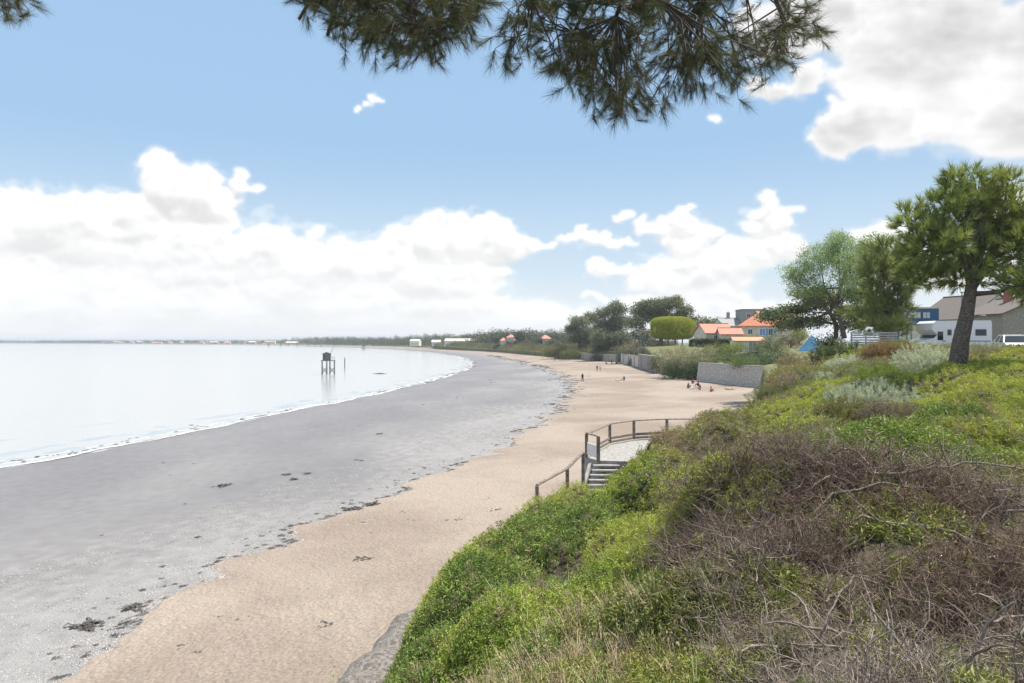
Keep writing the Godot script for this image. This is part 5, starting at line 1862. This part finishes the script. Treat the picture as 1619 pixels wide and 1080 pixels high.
	sheet(rows, "slab", M.old_concrete, w)

func make_walls() -> void:
	# dry-stone sea wall: thick and battered
	var a := Vector2(43.6, 104.0)
	var b := Vector2(35.6, 129.5)
	var t := thing("stone_wall", "pale rubble stone sea wall right of the tamarisks", "wall", Vector3(39.4, 0.4, -117.0))
	var st := mb()
	var rows := []
	var nz := FastNoiseLite.new()
	nz.seed = 9; nz.frequency = 0.9; nz.fractal_octaves = 3
	for i in 70:
		var f := i / 69.0
		var p := a.lerp(b, f)
		p.x -= 0.6 * sin(f * PI)
		var r := []
		for k in 16:
			var g := k / 15.0
			var y := 0.1 + g * 4.0
			var n := nz.get_noise_2d(p.y * 2.0, y * 2.0) * 0.12
			r.append([Vector3(p.x - 0.7 + g * 0.45 + n, y, -p.y) - t.position, Color.WHITE])
		r.append([Vector3(p.x + 0.55, 4.14, -p.y) - t.position, Color.WHITE])
		r.append([Vector3(p.x + 0.6, 0.1, -p.y) - t.position, Color.WHITE])
		rows.append(r)
	sheet(rows, "masonry", M.stone, t)
	st = mb()
	for i in 22:
		var f := (i + 0.5) / 22.0
		var p := a.lerp(b, f)
		p.x -= 0.6 * sin(f * PI)
		st = mb()
		box(st, Vector3(p.x + 0.1, 4.16, -p.y) - t.position, Vector3(0.75, 0.12, 1.16), Basis(Vector3.UP, 0.3), 0.03)
		build(st, "coping_stone", M.stone2, t)
	# wire fence on the wall
	var fnc := thing("wire_fence", "thin wire fence with slender posts on top of stone wall", "fence", Vector3(39.6, 4.2, -117.0))
	for i in 10:
		var p := a.lerp(b, i / 9.0)
		p.x -= 0.6 * sin(i / 9.0 * PI)
		st = mb()
		tube(st, [Vector3(p.x + 0.2, 4.1, -p.y) - fnc.position, Vector3(p.x + 0.2, 6.2, -p.y) - fnc.position], [0.035, 0.03], 6)
		build(st, "post", M.pole, fnc)
	for h in [4.7, 5.4, 6.1]:
		st = mb()
		var P := []
		var R := []
		for i in 10:
			var p := a.lerp(b, i / 9.0)
			p.x -= 0.6 * sin(i / 9.0 * PI)
			P.append(Vector3(p.x + 0.2, h, -p.y) - fnc.position)
			R.append(0.008)
		tube(st, P, R, 4)
		build(st, "wire", M.pole, fnc)
	# grey garden walls under the cypress stand
	var G := [[Vector2(34.8, 158), Vector2(36.5, 196), 4.2, "grey garden wall with rough render left of the tamarisks"], [Vector2(37.2, 200), Vector2(38.6, 240), 3.6, "pale garden wall under the clipped tree"], [Vector2(37.8, 247), Vector2(28.0, 286), 3.0, "far stone wall under the cypress stand"]]
	for g in G:
		var m: Vector2 = (g[0] + g[1]) * 0.5
		var w := thing("garden_wall", g[3], "wall", Vector3(m.x, 0.4, -m.y))
		st = mb()
		bar(st, Vector3(g[0].x, 0.3 + g[2] / 2, -g[0].y) - w.position, Vector3(g[1].x, 0.3 + g[2] / 2, -g[1].y) - w.position, 0.7, g[2], 0.05)
		build(st, "masonry", M.stone2 if g[2] != 3.6 else M.cream_wall, w)
		st = mb()
		bar(st, Vector3(g[0].x, 0.36 + g[2], -g[0].y) - w.position, Vector3(g[1].x, 0.36 + g[2], -g[1].y) - w.position, 0.85, 0.14, 0.03)
		build(st, "coping", M.stone2, w)
		for q in 3:
			var f := (q + 0.5) / 3.0
			var c: Vector2 = g[0].lerp(g[1], f)
			st = mb()
			box(st, Vector3(c.x - 0.4, 0.3 + g[2] / 2, -c.y) - w.position, Vector3(0.3, g[2] - 0.1, 0.6), Basis.IDENTITY, 0.05)
			build(st, "pier", M.stone2, w)
	# awning on the terrace above the pale wall
	var aw := thing("awning", "dark green awning on terrace right of the cypress stand", "awning", at(1027, 546, 205.0))
	st = mb()
	prism(st, PackedVector2Array([Vector2(-2.6, 1.2), Vector2(2.6, 1.2), Vector2(2.6, 1.35), Vector2(-2.6, 1.6)]), -1.2, 1.2)
	build(st, "cloth", M.teal, aw)
	for x in [-2.5, 2.5]:
		st = mb()
		tube(st, [Vector3(x, -1.4, 1.0), Vector3(x, 1.25, 1.0)], [0.06, 0.06], 6)
		build(st, "pole", M.pole, aw)
	# tall thin masts on the sand
	var mast := [[977, 574, 76, "slender pale mast at the back of the beach under the cypress stand", 240.0], [1013, 578, 40, "slender dark mast beside the pale garden wall", 222.0]]
	for s in mast:
		var p := sand(s[0], s[1])
		var o := thing("mast", s[3], "mast", p)
		st = mb()
		var hh: float = s[2] * -p.z / FOCAL
		tube(st, [Vector3(0, -0.2, 0), Vector3(0, hh * 0.7, 0), Vector3(0, hh, 0)], [0.12, 0.08, 0.05], 8)
		build(st, "pole", M.pole, o)
		st = mb()
		box(st, Vector3(0, 0.0, 0), Vector3(0.5, 0.3, 0.5), Basis.IDENTITY, 0.04)
		build(st, "base", M.concrete, o)

func make_houses() -> void:
	var wn = M.glass
	var gw = M.white_paint
	# d, then places
	var p := at(1200, 545, 170.0)
	house("house", "house with a bright red hipped roof and blue shutters", p, -0.25, 9.6, 8.0, 4.6, 3.0, "hip", M.cream_wall, M.red_tile, [[0.4, 3.1, 1.2, 1.5, M.blue_light, gw, "door"], [2.3, 3.1, 1.0, 1.5, wn, gw, "window", M.blue_light], [-2.4, 3.2, 1.0, 1.1, wn, gw]], [[2.2, 7.4, -1.0, 0.7, 1.6]])
	p = at(1228, 540, 190.0)
	house("house", "long orange-tiled house behind the red hipped roof", p, 0.1, 11.5, 8.0, 5.6, 2.8, "gable", M.cream_wall, M.orange_tile, [[-2.0, 3.6, 1.0, 1.3, wn, gw], [2.0, 3.6, 1.0, 1.3, wn, gw]], [[-3.5, 8.4, 0.0, 0.7, 1.4]])
	p = at(1186, 540, 205.0)
	house("house", "grey flat-roofed block behind the red hipped roof", p, 0.0, 6.8, 6.0, 9.4, 0.0, "flat", M.grey_wall, M.slate, [[-1.5, 7.6, 1.2, 1.2, wn, gw], [1.5, 7.6, 1.2, 1.2, wn, gw]])
	p = at(1153, 545, 205.0)
	house("house", "white house with grey roof and chimney left of grey block", p, 0.3, 8.0, 7.0, 5.6, 2.2, "gable", M.white_wall, M.grey_wall, [[-1.6, 4.0, 1.0, 1.2, wn, gw], [1.6, 4.0, 1.0, 1.2, wn, gw]], [[-0.4, 8.6, 0.0, 0.8, 1.9, M.grey_wall]])
	p = at(1128, 550, 165.0)
	house("house", "low house with faded pink tiles behind the hedge", p, 0.2, 7.0, 6.0, 3.6, 2.1, "gable", M.cream_wall, M.pink_tile, [[-1.0, 2.4, 0.9, 1.1, wn, gw], [1.4, 2.4, 0.9, 1.1, wn, gw]])
	p = at(1153, 550, 160.0)
	house("house", "pink-tiled low wing joining the red-roofed house", p, -0.1, 4.8, 5.0, 3.2, 1.3, "gable", M.cream_wall, M.pink_tile, [[0.0, 2.2, 0.9, 1.0, wn, gw]])
	p = at(1180, 556, 140.0)
	house("house", "white garage with an orange-tiled lean roof above stone wall", p, -0.1, 5.6, 4.0, 2.2, 0.7, "gable", M.white_wall, M.orange_tile, [[0.8, 1.1, 1.6, 1.7, M.grey_paint, gw, "door"]])
	# by the car park
	p = at(1436, 545, 95.0)
	house("house", "flat-roofed building with a dark blue upper storey", p, -0.1, 5.6, 5.0, 4.9, 0.0, "flat", M.blue_paint, M.white_wall, [[-1.2, 4.0, 0.9, 0.8, M.lamp_glass, M.blue_paint], [0.0, 4.0, 0.9, 0.8, M.lamp_glass, M.blue_paint], [1.2, 4.0, 0.9, 0.8, M.lamp_glass, M.blue_paint], [0.3, 1.6, 5.0, 1.8, M.white_wall, gw, "shop_front"]])
	p = at(1465, 540, 118.0)
	house("house", "long white flat-roofed building behind the dark blue one", p, 0.0, 13.0, 6.0, 5.6, 0.0, "flat", M.white_wall, M.cream_wall, [[-2.5, 4.2, 1.0, 1.0, wn, gw], [2.5, 4.2, 1.0, 1.0, wn, gw]])
	p = at(1535, 545, 105.0)
	house("barn", "broad barn with brown tiled gable roof behind the pine trunk", p, 0.25, 12.0, 9.0, 3.8, 3.6, "end", M.white_wall, M.brown_tile, [[-2.5, 2.0, 1.0, 1.2, wn, gw]])
	p = at(1612, 545, 82.0)
	house("stone_cottage", "grey stone cottage with brick-framed teal door at the right edge", p, 0.0, 9.0, 7.0, 3.6, 1.9, "end", M.stone2, M.brown_tile, [[-0.6, 1.9, 1.4, 1.9, M.teal, M.brick, "door"], [2.6, 2.0, 0.9, 1.1, wn, M.brick]], [[-1.0, 5.6, -0.5, 0.8, 1.3]])
	# villas round the bay
	var V := [[712, 546, 640.0, 9, 5, "gable"], [728, 546, 640.0, 9, 5, "gable"], [745, 546, 630.0, 9, 5, "gable"], [808, 548, 480.0, 7, 7, "hip"], [796, 550, 480.0, 6, 5, "hip"], [862, 546, 400.0, 8, 6, "hip"], [657, 547, 800.0, 9, 5, "gable"], [690, 547, 700.0, 8, 4, "gable"]]
	var rowA := []
	var rowB := []
	for i in V.size():
		var v: Array = V[i]
		var q := at(v[0], v[1], v[2])
		q.y = 3.0
		var vl := house("villa", ["white villa with pale roof among far trees round the bay", "cream villa with tiled roof among far trees round the bay"][1 if v[5] == "hip" else 0], q, 0.2 * (i % 3 - 1), v[3] * v[2] / FOCAL * 1.7, 8.0, v[4] * 1.15, 2.2, v[5], M.white_wall if v[5] == "gable" else M.cream_wall, M.cream_wall if v[5] == "gable" else M.pink_tile, [[-2.0, 2.6, 1.0, 1.4, wn, gw], [2.0, 2.6, 1.0, 1.4, wn, gw]], [], "villas round the bay")
		if v[5] == "hip": rowB.append(vl)
		else: rowA.append(vl)
	order_labels(rowA, "white villa with pale roof among far trees round the bay, #")
	order_labels(rowB, "cream villa with tiled roof among far trees round the bay, #")
	# the resort on the far headland
	rng.seed = 2600
	var front := []
	for i in 34:
		var dd := lerpf(2750.0, 1600.0, i / 33.0) + rng.randf_range(-20, 20)
		var q := Vector3(curve_x(CB, dd) + 10.0 + rng.randf() * 40.0, 1.0, -dd)
		var wd := rng.randf_range(10.0, 28.0)
		var hh := rng.randf_range(3.0, 6.5)
		var sb := house("seafront_building", "tiny pale building in the row on the far shore", q, rng.randf_range(-0.3, 0.3), wd, 12.0, hh, 3.0, "gable" if i % 3 else "flat", [M.cream_wall, M.white_wall, M.orange_wall][i % 3], [M.pink_tile, M.cream_wall, M.orange_tile][(i / 2) % 3], [], [], "seafront buildings on the far shore")
		front.append(sb)
	order_labels(front, "tiny pale building in the row on the far shore, #")

func make_car_park() -> void:
	var p := at(1500, 548, 60.0)
	p.y = land_h(p.x, 60.0) + 0.02
	camper(p, 0.06)
	p = at(1602, 556, 53.0)
	p.y = land_h(p.x, 53.0) + 0.02
	car("white car with dark bumper parked at the right edge", p, 1.15, M.white_paint, "cars in the car park")
	p = at(1652, 556, 53.5)
	p.y = land_h(p.x, 53.5) + 0.02
	car("silver car parked right of the white car", p, 1.2, M.silver_paint, "cars in the car park")
	# white picket fence before the stone cottage
	var f := thing("picket_fence", "white picket fence before the grey stone cottage", "fence", Vector3(0, 0, 0))
	var a := at(1556, 541, 68.0)
	var b := at(1640, 541, 68.0)
	a.y = 7.2; b.y = 7.2
	f.position = (a + b) * 0.5
	var n := 22
	var st := mb()
	box(st, Vector3(0, 0.55, 0), Vector3(0.09, 1.15, 0.03), Basis.IDENTITY, 0.01)
	box(st, Vector3(0, 1.16, 0), Vector3(0.05, 0.09, 0.025))
	st.generate_normals()
	var picket := st.commit()
	for i in n:
		var q := a.lerp(b, i / float(n - 1)) - f.position
		use_mesh(picket, "picket", M.white_paint, f).position = q
	for h in [0.3, 0.9]:
		st = mb()
		bar(st, a - f.position + Vector3(0, h, -0.04), b - f.position + Vector3(0, h, -0.04), 0.04, 0.08)
		build(st, "rail", M.white_paint, f)
	# slatted fence / terrace
	f = thing("slatted_fence", "low weathered grey slatted fence under the olive green pine", "fence", at(1382, 545, 58.0), 0.12)
	f.position.y = land_h(f.position.x, 58.0)
	var top := at(1382, 525, 58.0).y - f.position.y
	for i in 6:
		st = mb()
		box(st, Vector3(rng.randf_range(-0.03, 0.03), top - 0.08 - i * 0.2, 0), Vector3(4.3, 0.13, 0.03), Basis.IDENTITY, 0.006)
		build(st, "slat", M.grey_slat, f)
	for x in [-2.0, -0.7, 0.7, 2.0]:
		st = mb()
		box(st, Vector3(x, top / 2 - 0.1, -0.06), Vector3(0.09, top + 0.25, 0.08), Basis.IDENTITY, 0.01)
		build(st, "post", M.wood, f)
	# lamp posts and poles
	for s in [[1521, 463, 548, 66.0, "blue-grey lamp post just left of the leaning pine trunk"], [1434, 492, 540, 74.0, "thin lamp post in front of the dark blue building"], [1441, 498, 540, 73.0, "short brown pole in front of the dark blue building"], [1552, 500, 545, 66.0, "slim pole at the end of the picket fence"]]:
		var q := at(s[0], s[2], s[3])
		var hh: float = at(s[0], s[1], s[3]).y - q.y
		var o := thing("lamp_post", s[4], "lamp post", q)
		st = mb()
		tube(st, [Vector3(0, -0.4, 0), Vector3(0, hh * 0.5, 0), Vector3(0, hh, 0)], [0.09, 0.07, 0.05], 8)
		build(st, "pole", M.pole, o)
		st = mb()
		box(st, Vector3(0.12, hh + 0.06, 0), Vector3(0.5, 0.12, 0.22), Basis.IDENTITY, 0.03)
		build(st, "lamp_head", M.pole, o)
	# blue tarpaulin pitched like a tent
	var tp := thing("tarpaulin", "bright blue tarpaulin pitched like a tent among the bushes", "tarpaulin", at(1281, 552, 92.0))
	st = mb()
	st.set_smooth_group(-1)
	var T := [Vector3(-1.4, -0.3, 0.8), Vector3(-0.2, -0.25, 1.1), Vector3(1.2, -0.3, 0.7), Vector3(1.3, -0.3, -0.8), Vector3(-1.3, -0.3, -0.9), Vector3(0.15, 1.85, 0.0), Vector3(0.7, 1.55, -0.1)]
	tri(st, T[0], T[5], T[1]); tri(st, T[1], T[5], T[6]); tri(st, T[1], T[6], T[2]); tri(st, T[2], T[6], T[3]); tri(st, T[3], T[6], T[5]); tri(st, T[3], T[5], T[4]); tri(st, T[4], T[5], T[0])
	build(st, "sheet", M.tarp, tp)
	st = mb()
	tube(st, [Vector3(0.15, -0.6, 0), Vector3(0.15, 2.0, 0)], [0.04, 0.03], 6)
	build(st, "pole", M.pole, tp)

func fishing_hut(label: String, where: Vector3, k: float, turn: float, group := "") -> Node3D:
	var t := thing("fishing_hut", label, "fishing hut", where, turn, group)
	var st := mb()
	var dk := 3.9 * k
	for x in [-1.75, -0.45, 0.45, 1.75]:
		for z in [-1.0, 1.0]:
			st = mb()
			tube(st, [Vector3(x * k, -1.5, z * k), Vector3(x * k, dk, z * k)], [0.11 * k, 0.09 * k], 7)
			build(st, "pile", M.dark_wood, t)
	for z in [-1.0, 1.0]:
		for b in [[-1.75, 0.3, -0.45, 2.0], [-0.45, 0.3, -1.75, 2.0], [0.45, 0.3, 1.75, 2.0], [1.75, 0.3, 0.45, 2.0]]:
			st = mb()
			bar(st, Vector3(b[0], b[1], z) * k, Vector3(b[2], b[3], z) * k, 0.1 * k, 0.1 * k)
			build(st, "brace", M.dark_wood, t)
	st = mb()
	box(st, Vector3(0, dk + 0.08 * k, 0), Vector3(4.0, 0.18, 2.6) * k)
	build(st, "deck", M.dark_wood, t)
	# cabin with a lean-to and pitched roof
	st = mb()
	prism(st, PackedVector2Array([Vector2(-1.5, dk / k + 0.17), Vector2(0.7, dk / k + 0.17), Vector2(0.7, dk / k + 2.1), Vector2(-0.4, dk / k + 2.5), Vector2(-1.5, dk / k + 2.0)]), -0.9, 0.9)
	var cab := build(st, "cabin", M.dark_wood, t)
	cab.scale = Vector3.ONE * k
	st = mb()
	prism(st, PackedVector2Array([Vector2(-1.75, dk / k + 1.95), Vector2(-0.4, dk / k + 2.52), Vector2(0.95, dk / k + 2.05), Vector2(0.95, dk / k + 2.16), Vector2(-0.4, dk / k + 2.66), Vector2(-1.75, dk / k + 2.07)]), -1.1, 1.1)
	var rf := build(st, "roof", M.grey_wall, t)
	rf.scale = Vector3.ONE * k
	st = mb()
	box(st, Vector3(-0.9, dk / k + 1.35, 0.91) * k, Vector3(0.6, 0.6, 0.04) * k)
	build(st, "window", M.glass, t)
	for x in [0.9, 1.4, 1.95]:
		st = mb()
		box(st, Vector3(x, dk / k + 0.65, 1.2) * k, Vector3(0.08, 1.0, 0.08) * k)
		build(st, "railing_post", M.dark_wood, t)
	st = mb()
	bar(st, Vector3(0.7, dk / k + 1.15, 1.2) * k, Vector3(1.98, dk / k + 1.15, 1.2) * k, 0.06 * k, 0.08 * k)
	build(st, "railing", M.dark_wood, t)
	st = mb()
	bar(st, Vector3(0.6, dk / k + 2.2, 0) * k, Vector3(1.9, dk / k + 5.0, 0.2) * k, 0.1 * k, 0.1 * k)
	build(st, "net_boom", M.dark_wood, t)
	return t

func make_sea_things() -> void:
	fishing_hut("timber fishing hut on stilts standing in the shallow water", Vector3(at(519, 540, 201.0).x, SEA, -201.0), 1.0, 0.15)
	var p := Vector3(at(545, 540, 243.0).x, SEA, -243.0)
	var o := thing("mooring_post", "single dark post in the water right of the fishing hut", "post", p)
	var st := mb()
	tube(st, [Vector3(0, -1, 0), Vector3(0, 3.7, 0), Vector3(0.02, 3.9, 0)], [0.19, 0.16, 0.12], 9)
	build(st, "pile", M.dark_wood, o)
	st = mb()
	tube(st, [Vector3(0, 3.2, 0), Vector3(0, 3.35, 0)], [0.2, 0.2], 9)
	build(st, "band", M.pole, o)
	# low rock awash
	o = thing("rock", "low dark rock awash right of the mooring post", "rock", Vector3(at(597, 540, 200.0).x, SEA, -203.0))
	st = mb()
	st.set_smooth_group(0)
	rng.seed = 70
	var rows := []
	for j in 9:
		var r := []
		for i in 24:
			var a := i / 23.0 * PI * 2
			var q := j / 8.0
			r.append([Vector3(cos(a) * (2.6 - 2.6 * q) * (1.0 + 0.2 * sin(a * 3.0)), -0.1 + 0.36 * sin(q * PI / 2) * (0.7 + 0.4 * sin(a * 2.0 + 1.0)), sin(a) * (1.6 - 1.6 * q)), Color.WHITE])
		rows.append(r)
	sheet(rows, "stone", M.black_rock, o)
	var huts := []
	for s in [[425, 548.5, 0.9], [444, 548.5, 0.9], [470, 548, 0.9], [497, 548.5, 1.0], [575, 553, 1.0], [487, 548, 0.8], [456, 548, 0.8], [508, 550, 0.7]]:
		var d: float = (EYE - SEA) * FOCAL / (s[1] - 540.0)
		huts.append(fishing_hut("tiny distant fishing hut on stilts off the far shore", Vector3(at(s[0], 540, d).x, SEA, -d), s[2], 0.3, "distant fishing huts"))
	order_labels(huts, "tiny distant fishing hut on stilts off the far shore, #")

func make_people() -> void:
	var dark := Color(0.03, 0.03, 0.04)
	var red := Color(0.30, 0.06, 0.05)
	var white := Color(0.6, 0.6, 0.58)
	var blue := Color(0.06, 0.09, 0.2)
	var bare := Color(0.5, 0.33, 0.25)
	var meshes := {}
	var P := [
		[921, 604, "walk", dark, dark, 2.6, "person in dark clothes walking along the tide line"],
		[944, 588, "walk", dark, blue, 0.4, "person in dark top walking on sand, left of a pair"],
		[949, 588, "walk", white, bare, 0.5, "person in white top walking on sand, right of a pair"],
		[958, 576, "sit", dark, blue, 1.0, "person sitting far up the beach, leftmost below the pale mast"],
		[967, 577, "walk", dark, dark, 2.0, "person standing far up the beach below the pale mast"],
		[975, 576, "sit", dark, dark, 4.0, "person sitting far up the beach, right of the pale mast"],
		[987, 602, "sit", dark, bare, 4.4, "person in dark top sitting alone in middle of sand"],
		[979, 603, "lie", bare, bare, 1.4, "sunbather lying beside the person sitting in middle of sand"],
		[1088, 614, "sit", dark, dark, 0.8, "person in dark clothes at the left of the seated group"],
		[1095, 607, "sit", red, blue, 2.6, "person in red top at the back of the seated group"],
		[1104, 611, "sit", Color(0.15, 0.07, 0.05), dark, 4.2, "person in brown top at the right of the seated group"],
		[1107, 617, "sit", dark, bare, 5.2, "person with bare legs at the front of the seated group"],
		[1097, 615, "lie", white, bare, 1.3, "person in white top lying within the seated group"],
		[1124, 620, "sit", bare, red, 0.4, "lone person in bathing suit right of the seated group"],
		[1154, 617, "lie", Color(0.3, 0.25, 0.14), bare, 1.5, "sunbather lying near the stone wall"],
		[1033, 586, "lie", bare, dark, 1.5, "sunbather lying in front of the large tamarisk"],
		[1029, 584, "sit", white, bare, 2.2, "person in white top sitting in front of the large tamarisk"],
		[877, 571, "walk", dark, dark, 1.0, "person in dark clothes walking at the far left of the beach"]]
	for q in P:
		var key := str(q[2], q[3], q[4])
		if not meshes.has(key): meshes[key] = figure(q[2], q[3], q[4])
		var o := MeshInstance3D.new()
		o.mesh = meshes[key]
		o.material_override = M.skin
		o.name = numbered("person")
		add_child(o)
		o.position = sand(q[0], q[1])
		o.rotation.y = q[5]
		tag(o, q[6], "person", "people on the beach")
	for s in [[979, 603.5, Color(0.55, 0.55, 0.5), "pale beach towel under the sunbather in middle of sand"], [1098, 616, Color(0.55, 0.5, 0.45), "pale beach towel within the seated group"]]:
		var st := mb()
		st.set_smooth_group(0)
		rng.seed = 40
		var rows := []
		for i in 9:
			var r := []
			for k in 5:
				r.append([Vector3((k - 2) * 0.22, 0.02 + rng.randf() * 0.025, (i - 4) * 0.24), Color.WHITE])
			rows.append(r)
		var o := sheet(rows, "beach_towel", mat(s[2].r, s[2].g, s[2].b, 0.95))
		o.position = sand(s[0], s[1])
		o.rotation.y = 1.4
		tag(o, s[3], "towel")

func _ready() -> void:
	var cam := Camera3D.new()
	cam.name = "camera"
	cam.fov = 53.13
	cam.near = 0.05
	cam.far = 20000.0
	add_child(cam)
	cam.position = Vector3(0, EYE, 0)
	cam.current = true
	var we := WorldEnvironment.new()
	we.name = "environment"
	var env := Environment.new()
	env.background_mode = Environment.BG_SKY
	var sky := Sky.new()
	sky.sky_material = make_sky()
	env.sky = sky
	env.tonemap_mode = Environment.TONE_MAPPER_LINEAR
	env.tonemap_exposure = 1.68
	env.sdfgi_enabled = true
	env.ssao_enabled = true
	env.ssil_enabled = true
	env.fog_enabled = true
	env.fog_density = 0.00018
	env.fog_light_color = Color(0.86, 0.90, 0.95)
	we.environment = env
	add_child(we)
	var sun := DirectionalLight3D.new()
	sun.name = "sun"
	sun.light_energy = 1.5
	sun.light_color = Color(1.0, 0.965, 0.91)
	sun.light_angular_distance = 0.8
	sun.shadow_enabled = true
	sun.directional_shadow_max_distance = 300.0
	add_child(sun)
	sun.look_at_from_position(Vector3(0.40, 0.88, -0.10), Vector3.ZERO)

	make_materials()
	M.dark_bark = textured(mat(1, 1, 1, 0.95), ntex(0.02, lin(0.05, 0.04, 0.032), lin(0.13, 0.105, 0.085), 36, 256), 1.0)
	M.weed_dark = mat(0.06, 0.052, 0.045, 0.7)
	M.weed_dark.cull_mode = BaseMaterial3D.CULL_DISABLED
	M.orange_wall = mat(0.55, 0.42, 0.27, 0.9)
	M.grey_slat = textured(mat(1, 1, 1, 0.9), ntex(0.02, lin(0.32, 0.32, 0.33), lin(0.52, 0.52, 0.52), 33, 256), 0.9)
	M.dark_wood = textured(mat(1, 1, 1, 0.9), ntex(0.02, lin(0.11, 0.108, 0.105), lin(0.23, 0.225, 0.215), 34, 256), 0.7)
	M.black_rock = textured(mat(1, 1, 1, 0.7), ntex(0.03, lin(0.05, 0.05, 0.05), lin(0.12, 0.12, 0.115), 35, 256), 0.5)
	print("sky ", Time.get_ticks_msec())
	make_slope()
	print("slope ", Time.get_ticks_msec())
	make_beach()
	make_sea()
	print("sea ", Time.get_ticks_msec())
	make_cover()
	make_thicket()
	make_overhang()
	print("plants ", Time.get_ticks_msec())
	make_trees()
	make_shrubs()
	print("trees ", Time.get_ticks_msec())
	make_stairs()
	make_walls()
	make_houses()
	make_car_park()
	make_sea_things()
	print("things ", Time.get_ticks_msec())
	make_people()
	print("all ", Time.get_ticks_msec())
